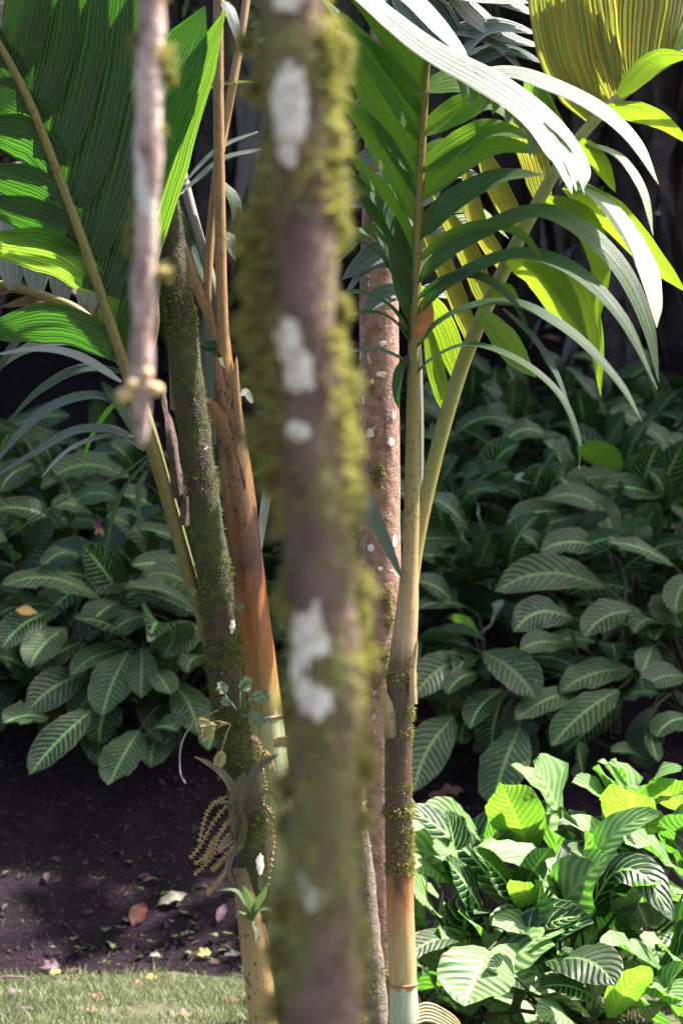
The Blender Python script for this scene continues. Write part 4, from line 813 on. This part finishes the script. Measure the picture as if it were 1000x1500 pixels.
# ------------------------------------------------------------------ epiphytes on the mossy trunk
M['brom'] = palm_mat('bromeliad_grey', (.13, .12, .075), (.26, .215, .145), (.08, .09, .04), (.14, .15, .07), tf=.2, rough=.5, nv=9, vein=.25)
M['brom_g'] = palm_mat('bromeliad_green', (.10, .15, .07), (.2, .25, .13), (.15, .28, .06), (.25, .38, .1), tf=.3, rough=.45, nv=7, vein=.2)
YB = YO - .05
b1 = thing('bromeliad', P(352, 1235, YB), 'grey strap-leaved bromeliad perched on the mossy palm trunk', 'bromeliad', None)
for pts, w_, nh, dY in [([(345,1190),(340,1160),(318,1130),(284,1108)], 20, (.2,-.7,.7), -.03), ([(350,1225),(346,1180),(352,1150),(360,1130)], 27, (-.1,-1,.2), -.06), ([(358,1190),(368,1150),(382,1125),(408,1105)], 22, (-.2,-.8,.5), -.02), ([(350,1225),(344,1195),(334,1178),(318,1176)], 14, (.2,-.7,.7), -.04), ([(356,1200),(372,1186),(390,1188),(402,1210)], 11, (0,-.5,.9), -.04), ([(352,1232),(346,1215),(340,1190),(345,1180)], 16, (.1,-.9,.3), -.05), ([(350,1238),(356,1215),(360,1190)], 14, (.2,-.9,.1), -.04), ([(350,1228),(338,1232),(326,1242),(320,1250)], 18, (.1,-.8,.6), -.05), ([(352,1240),(340,1255),(336,1275),(345,1300)], 14, (-.3,-.9,.1), -.03), ([(368,1178),(382,1166),(396,1164),(408,1180)], 12, (.1,-.6,.7), 0)]:
    mb = MB(); blade(mb, pxpath(pts, YB, dY, 14), w_ * .85 * px(YB), V(nh), 'strap', 6, .8, ruffle=.03); mb.build('leaf', M['brom'], b1)
b2 = thing('bromeliad', P(366, 1345, YB), 'small pale green bromeliad low on the mossy trunk', 'bromeliad', None)
for pts, w_, nh in [([(366,1345),(360,1325),(345,1305),(318,1304)], 9, (.2,-.7,.7)), ([(368,1348),(368,1325),(362,1308),(355,1296)], 14, (-.3,-.9,.2)), ([(368,1345),(376,1325),(386,1308),(392,1290)], 12, (.3,-.9,.2)), ([(368,1348),(378,1335),(392,1332),(400,1340)], 8, (0,-.6,.8)), ([(366,1345),(352,1338),(345,1345)], 8, (0,-.6,.8)), ([(370,1350),(376,1365),(374,1380)], 7, (.2,-.9,0))]:
    mb = MB(); blade(mb, pxpath(pts, YB, -.03, 12), w_ * px(YB), V(nh), 'strap', 4, .35); mb.build('leaf', M['brom_g'], b2)
M['fern'] = plain_mat('fern_bluegreen', (.07, .12, .06), (.14, .21, .11), 40, .6, tf=.25); M['fern_y'] = plain_mat('fern_olive', (.20, .19, .05), (.33, .28, .09), 40, .6, tf=.3)
def fern(c, fans, mat, label, Y):
    t = thing('fern', P(*c, Y), label, 'fern')
    for (cx, cy, a0, rad) in fans:
        mb = MB(); base = P(cx, cy, Y - .02)
        stem = P(*c, Y); tube(mb, [stem, (stem + base) / 2 + V((0, -.006, .004)), base], .0012, 5)
        d0 = V((math.cos(a0), -.3, math.sin(a0))).normalized(); L = rad * px(Y) * .9; sd0 = d0.cross(V((0, -1, .2))).normalized()
        tube(mb, [base, base + d0 * L * .5 + V((0, 0, .002)), base + d0 * L], .0008, 5)
        for k in range(7):
            q0 = .1 + .13 * k; b_ = base + d0 * L * q0
            for sg in (-1, 1):
                d = (sd0 * sg + d0 * .75).normalized(); l_ = L * .52 * (1 - .75 * abs(q0 - .35)) * RNG.uniform(.85, 1.15)
                blade(mb, [b_ + d * l_ * q - V((0, 0, l_ * .25 * q * q)) for q in (0, .35, .7, 1)], l_ * .42, V((.1, -.8, .5)) + rv(.3), 'dry', 2, .15)
        mb.build('frondlet', mat, t)
fern((352, 1050), [(330, 1018, 1.9, 24), (352, 1012, 1.0, 28), (368, 1022, .3, 30), (362, 1048, -.1, 28), (378, 1052, .2, 22), (340, 1032, 2.6, 20)], M['fern'], 'blue-green lobed fern rooted in the trunk moss', YB)
fern((338, 1060), [(318, 1062, 3.3, 26), (312, 1070, 3.7, 22), (326, 1098, -1.9, 26), (322, 1105, -1.6, 20), (308, 1058, 2.9, 20)], M['fern_y'], 'olive yellow lacy fern hanging from the trunk moss', YB)
fern((298, 880), [(288, 872, 2.2, 16), (300, 885, .2, 18), (285, 892, 3.0, 14)], M['fern'], 'tiny fern sprig climbing the olive frond stalk', YO)
fern((340, 880), [(335, 880, 1.6, 14), (345, 890, .3, 14)], M['fern'], 'tiny fern sprig on the mossy trunk beside the orange sheath', YB)
t = thing('dry_tendril', P(320, 1040, YB), 'thin pale dry tendril curving down from the mossy trunk', 'tendril'); mb = MB(); tube(mb, pxpath([(320, 1040), (285, 1058), (266, 1090), (264, 1130), (272, 1148)], YB, -.05, 20), .0017, 6); mb.build('tendril_strand', M['petiole_grey'], t)

# ------------------------------------------------------------------ fallen leaves
FLC = {'red': ((.10, .025, .016), (.19, .06, .03)), 'brown': ((.10, .05, .03), (.19, .10, .06)), 'pale': ((.13, .12, .085), (.22, .21, .15)), 'gold': ((.40, .22, .05), (.5, .3, .09)), 'purple': ((.10, .055, .075), (.16, .09, .1))}
for k, v in FLC.items(): M['fall_' + k] = plain_mat('fallen_' + k, v[0], v[1], 30, .65, tf=.12)
def ray_ground(x, y):
    Y = 4.0
    while Y < 14:
        p = P(x, y, Y)
        if p.z <= ground(p.x, Y) + .012: return p
        Y += .01
    return P(x, y, 8)
def fallen(x, y, ln, wd, ang, kind, label, lift=.012, grp=None):
    c = ray_ground(x, y); s = px(c.y); e = .12
    gx = (ground(c.x + e, c.y) - ground(c.x - e, c.y)) / (2 * e); gy = (ground(c.x, c.y + e) - ground(c.x, c.y - e)) / (2 * e)
    N = V((-gx, -gy, 1)).normalized(); N = (N + V((0, -.35, 0)) + rv(.15)).normalized()
    d = V((math.cos(ang), 0, math.sin(ang))); d = (d - N * d.dot(N)).normalized()
    L = ln * s; base = c - d * L * .5 + N * lift * .5
    o = thing('fallen_leaf', c, label, 'fallen leaf', grp)
    pth = [base + d * (L * t) + N * (L * .05 * math.sin(t * 5.0) + .004) for t in [i / 8 for i in range(9)]]
    mb = MB(); blade(mb, pth, wd * s, N, 'zebra', 4, .35, ruffle=.13); mb.build('blade', M['fall_' + kind], o)
    mb = MB(); tube(mb, [base - d * L * .15, base + d * .002], .0016, 5); mb.build('leaf_stalk', M['fall_' + kind], o)
fallen(204, 1342, 44, 26, 1.4, 'red', 'large reddish brown leaf lying on the dark soil', .02)
fallen(255, 1320, 44, 20, .6, 'pale', 'pale cream oval leaf lying on the dark soil beside the reddish leaf', .02)
fallen(324, 1340, 34, 14, 1.3, 'purple', 'dull purple leaf on the soil near the mossy trunk foot', .015)
fallen(300, 1400, 22, 16, .3, 'gold', 'golden yellow leaf at the soil edge by the lawn', .015)
fallen(342, 1402, 26, 12, 0.1, 'pale', 'pale grey-green leaf at the soil edge near the tan trunk', .015)
fallen(228, 1402, 18, 9, .3, 'pale', 'tiny pale leaf on the soil just above the lawn')
fallen(202, 1452, 28, 26, .5, 'red', 'deep red curled leaf on the lawn', .025)
fallen(224, 1440, 30, 14, -.5, 'gold', 'orange pointed leaf on the lawn beside the red curled leaf', .02)
fallen(144, 1468, 24, 18, .1, 'red', 'dull rust leaf on the lawn with upturned edges', .02)
fallen(136, 1488, 22, 16, .6, 'brown', 'pinkish brown leaf on the lawn below the rust leaf', .02)
fallen(82, 1430, 20, 14, 1.2, 'gold', 'yellow leaf at the lawn edge against dark soil', .02)
fallen(340, 1474, 34, 20, .1, 'red', 'maroon folded leaf on the lawn beside the tan trunk', .02)
fallen(362, 1468, 18, 20, .9, 'red', 'rosy leaf touching the tan trunk foot on the lawn', .02)
fallen(270, 1494, 38, 20, .3, 'brown', 'brownish pink leaf pointing along the lawn', .02)
fallen(24, 1462, 30, 18, .4, 'purple', 'dark curled leaf on the lawn near a twig', .02)
fallen(42, 1484, 50, 8, .1, 'purple', 'long thin dark leaf lying flat on the lawn', .015)
fallen(75, 1418, 32, 18, .1, 'purple', 'dark purple leaf clod at the lawn edge', .015)
fallen(660, 1165, 40, 24, .3, 'brown', 'brown dead leaf on the soil under the striped bank leaves behind the ringed palm', .02)
fallen(640, 1172, 30, 20, 2.4, 'red', 'reddish dead leaf on the soil beneath the shaded bank beside the ringed palm', .02)
mb = MB(); t = thing('fallen_twig', ray_ground(10, 1442), 'thin dark twig lying at the lawn edge', 'twig'); a_, b_ = ray_ground(-20, 1446), ray_ground(42, 1441); tube(mb, [a_ + V((0, 0, .02)), (a_ + b_) / 2 + V((0, 0, .028)), b_ + V((0, 0, .02))], .004, 6); mb.build('twig_stick', M['fall_purple'], t)
mb = MB(); cc = P(40, 893, bank_depth(893) - .2); t = thing('fallen_leaf', cc, 'small yellow dead leaf caught on a striped bank leaf', 'fallen leaf'); blade(mb, [cc + V((-.04 + .08 * q, -.005, -.012 * q)) for q in (0, .3, .6, 1)], .05, V((0, -.7, .7)), 'zebra', 4, .2); mb.build('blade', M['fall_gold'], t)

# ------------------------------------------------------------------ dark trees behind the bank
M['bark_far'] = bark_mat('bark_far', (.03, .02, .023), (.06, .044, .048), (.01, .007, .009), moss=.25, lichen=.25, moss_c=(.04, .05, .015), sc_=9, bumpd=.03)
M['skirt'] = plain_mat('dead_frond', (.022, .014, .017), (.075, .05, .055), 7, .8, tf=.1); M['skirt2'] = plain_mat('dead_frond_grey', (.09, .085, .10), (.17, .15, .17), 7, .7, tf=.1)
r = random.Random(61)
FAR = [(-3.1, 14.0), (-2.2, 13.2), (-1.45, 14.2), (-.75, 13.4), (-.1, 14.4), (.55, 13.6), (1.05, 14.3), (1.5, 13.3), (2.05, 14.1), (2.7, 13.5), (3.4, 14.2)]
desc = ['leaning', 'thick', 'thin', 'mossy', 'pale-barked', 'straight', 'crooked', 'broad', 'narrow', 'ragged', 'slim']
for k, (x, y) in enumerate(FAR):
    g0 = ground(x, y); o = thing('forest_palm', V((x, y, g0)), 'dark %s forest palm with hanging dead leaves behind the %s' % (desc[k], 'broad dark frond' if x < 0 else 'yellow frond'), 'palm', 'dark palms in the forest behind the bank')
    mb = MB(); tube(mb, spline([V((x, y, g0 - .1)), V((x + r.uniform(-.15, .15), y, g0 + 1.5)), V((x + r.uniform(-.2, .2), y, 6.5))], 16), rtab([(0, r.uniform(.1, .16)), (1, .09)]), 10, lump=.2, lf=5); mb.build('trunk', M['bark_far'], o)
    for q in range(34):
        a = r.uniform(math.pi, 2 * math.pi) if q < 28 else r.uniform(0, math.pi); rad = r.uniform(.1, .42); zt = g0 + r.uniform(.9, 3.2); L = r.uniform(.5, 1.2)
        b = V((x + math.cos(a) * .1, y + math.sin(a) * .1, zt)); e1 = V((x + math.cos(a) * rad, y + math.sin(a) * rad, zt - .1))
        mb = MB(); blade(mb, spline([b, e1, e1 + V((r.uniform(-.06, .06), 0, -L * .5)), e1 + V((r.uniform(-.12, .12), r.uniform(-.1, .1), -L))], 8), r.uniform(.06, .16), V((math.cos(a) + r.uniform(-.6, .6), math.sin(a), .2)), 'dry', 4, .4, ruffle=.1, r=r)
        mb.build('dead_leaf', M['skirt2'] if r.random() < .22 else M['skirt'], o)
    crown(o, [((x, y, 6.3), 1.0, .6)], 700, .35, r)
# understory mass on the slope behind
mb = MB(); r = random.Random(63)
for k in range(9000):
    x = r.uniform(-6, 6); y = r.uniform(14.2, 18); z = ground(x, y) + r.uniform(0, 1.6) ; a = (rv(1, r) + V((0, -.3, -.3))).normalized(); b = a.cross(V((0, 0, 1)) + rv(.6, r)).normalized(); s = r.uniform(.12, .34); p = V((x, y, z)); i = len(mb.v)
    mb.v += [p, p + a * s * .45 + b * s * .22, p + a * s, p + a * s * .45 - b * s * .22]; mb.face((i, i + 1, i + 2, i + 3), [(.5, 0), (1, .5), (.5, 1), (0, .5)])
tag(mb.build('forest_undergrowth', plain_mat('undergrowth_leaf', (.012, .03, .008), (.035, .065, .015), 8, .5, tf=.2), smooth=False), 'dense dark undergrowth covering the slope behind the bank', 'undergrowth', kind='stuff')
# tall shade trees whose crowns close over the bank
r = random.Random(65)
SH = [((-4.2, 12.5), [((-2.6, 11.6, 6.6), 2.4, .45), ((-.6, 11.2, 6.8), 2.2, .45)], 'beyond the end of the bank above the bare soil'), ((4.4, 12.0), [((2.2, 10.9, 6.4), 2.2, .45), ((3.9, 11.4, 6.9), 2.6, .45), ((1.2, 11.4, 6.9), 2.2, .4)], 'rising beyond the bank behind the yellow fronds'),
      ((6.5, 10.5), [((5.6, 11.0, 6.6), 2.4, .5), ((5.0, 12.8, 7.2), 2.6, .5), ((3.4, 10.2, 6.2), 1.5, .45)], 'standing off beside the sunlit zebra clump'), ((0.2, 16.5), [((0, 14.6, 7.6), 3.0, .45), ((3.2, 15, 7.8), 3.0, .45), ((-3.4, 14.8, 7.6), 3.0, .45)], 'deep in the forest behind the bank')]
for (x, y), blobs, lb in SH:
    g0 = ground(x, y); o = thing('shade_tree', V((x, y, g0)), 'tall shade tree ' + lb, 'tree', 'tall shade trees closing over the bank'); mb = MB()
    tp = V((x + .2, y, 6.0)); tube(mb, spline([V((x, y, g0 - .2)), V((x - .1, y, 3.5)), tp], 14), rtab([(0, .22), (1, .13)]), 12, lump=.15, lf=3); mb.build('trunk', M['bark_far'], o)
    mb = MB()
    for c, R, zs in blobs: tube(mb, spline([tp - V((0, 0, .8)), (tp + V(c)) / 2 + V((0, 0, .2)), V(c)], 8), rtab([(0, .09), (1, .03)]), 7)
    mb.build('limbs', M['bark_far'], o)
    crown(o, blobs, 4300, .42, r)
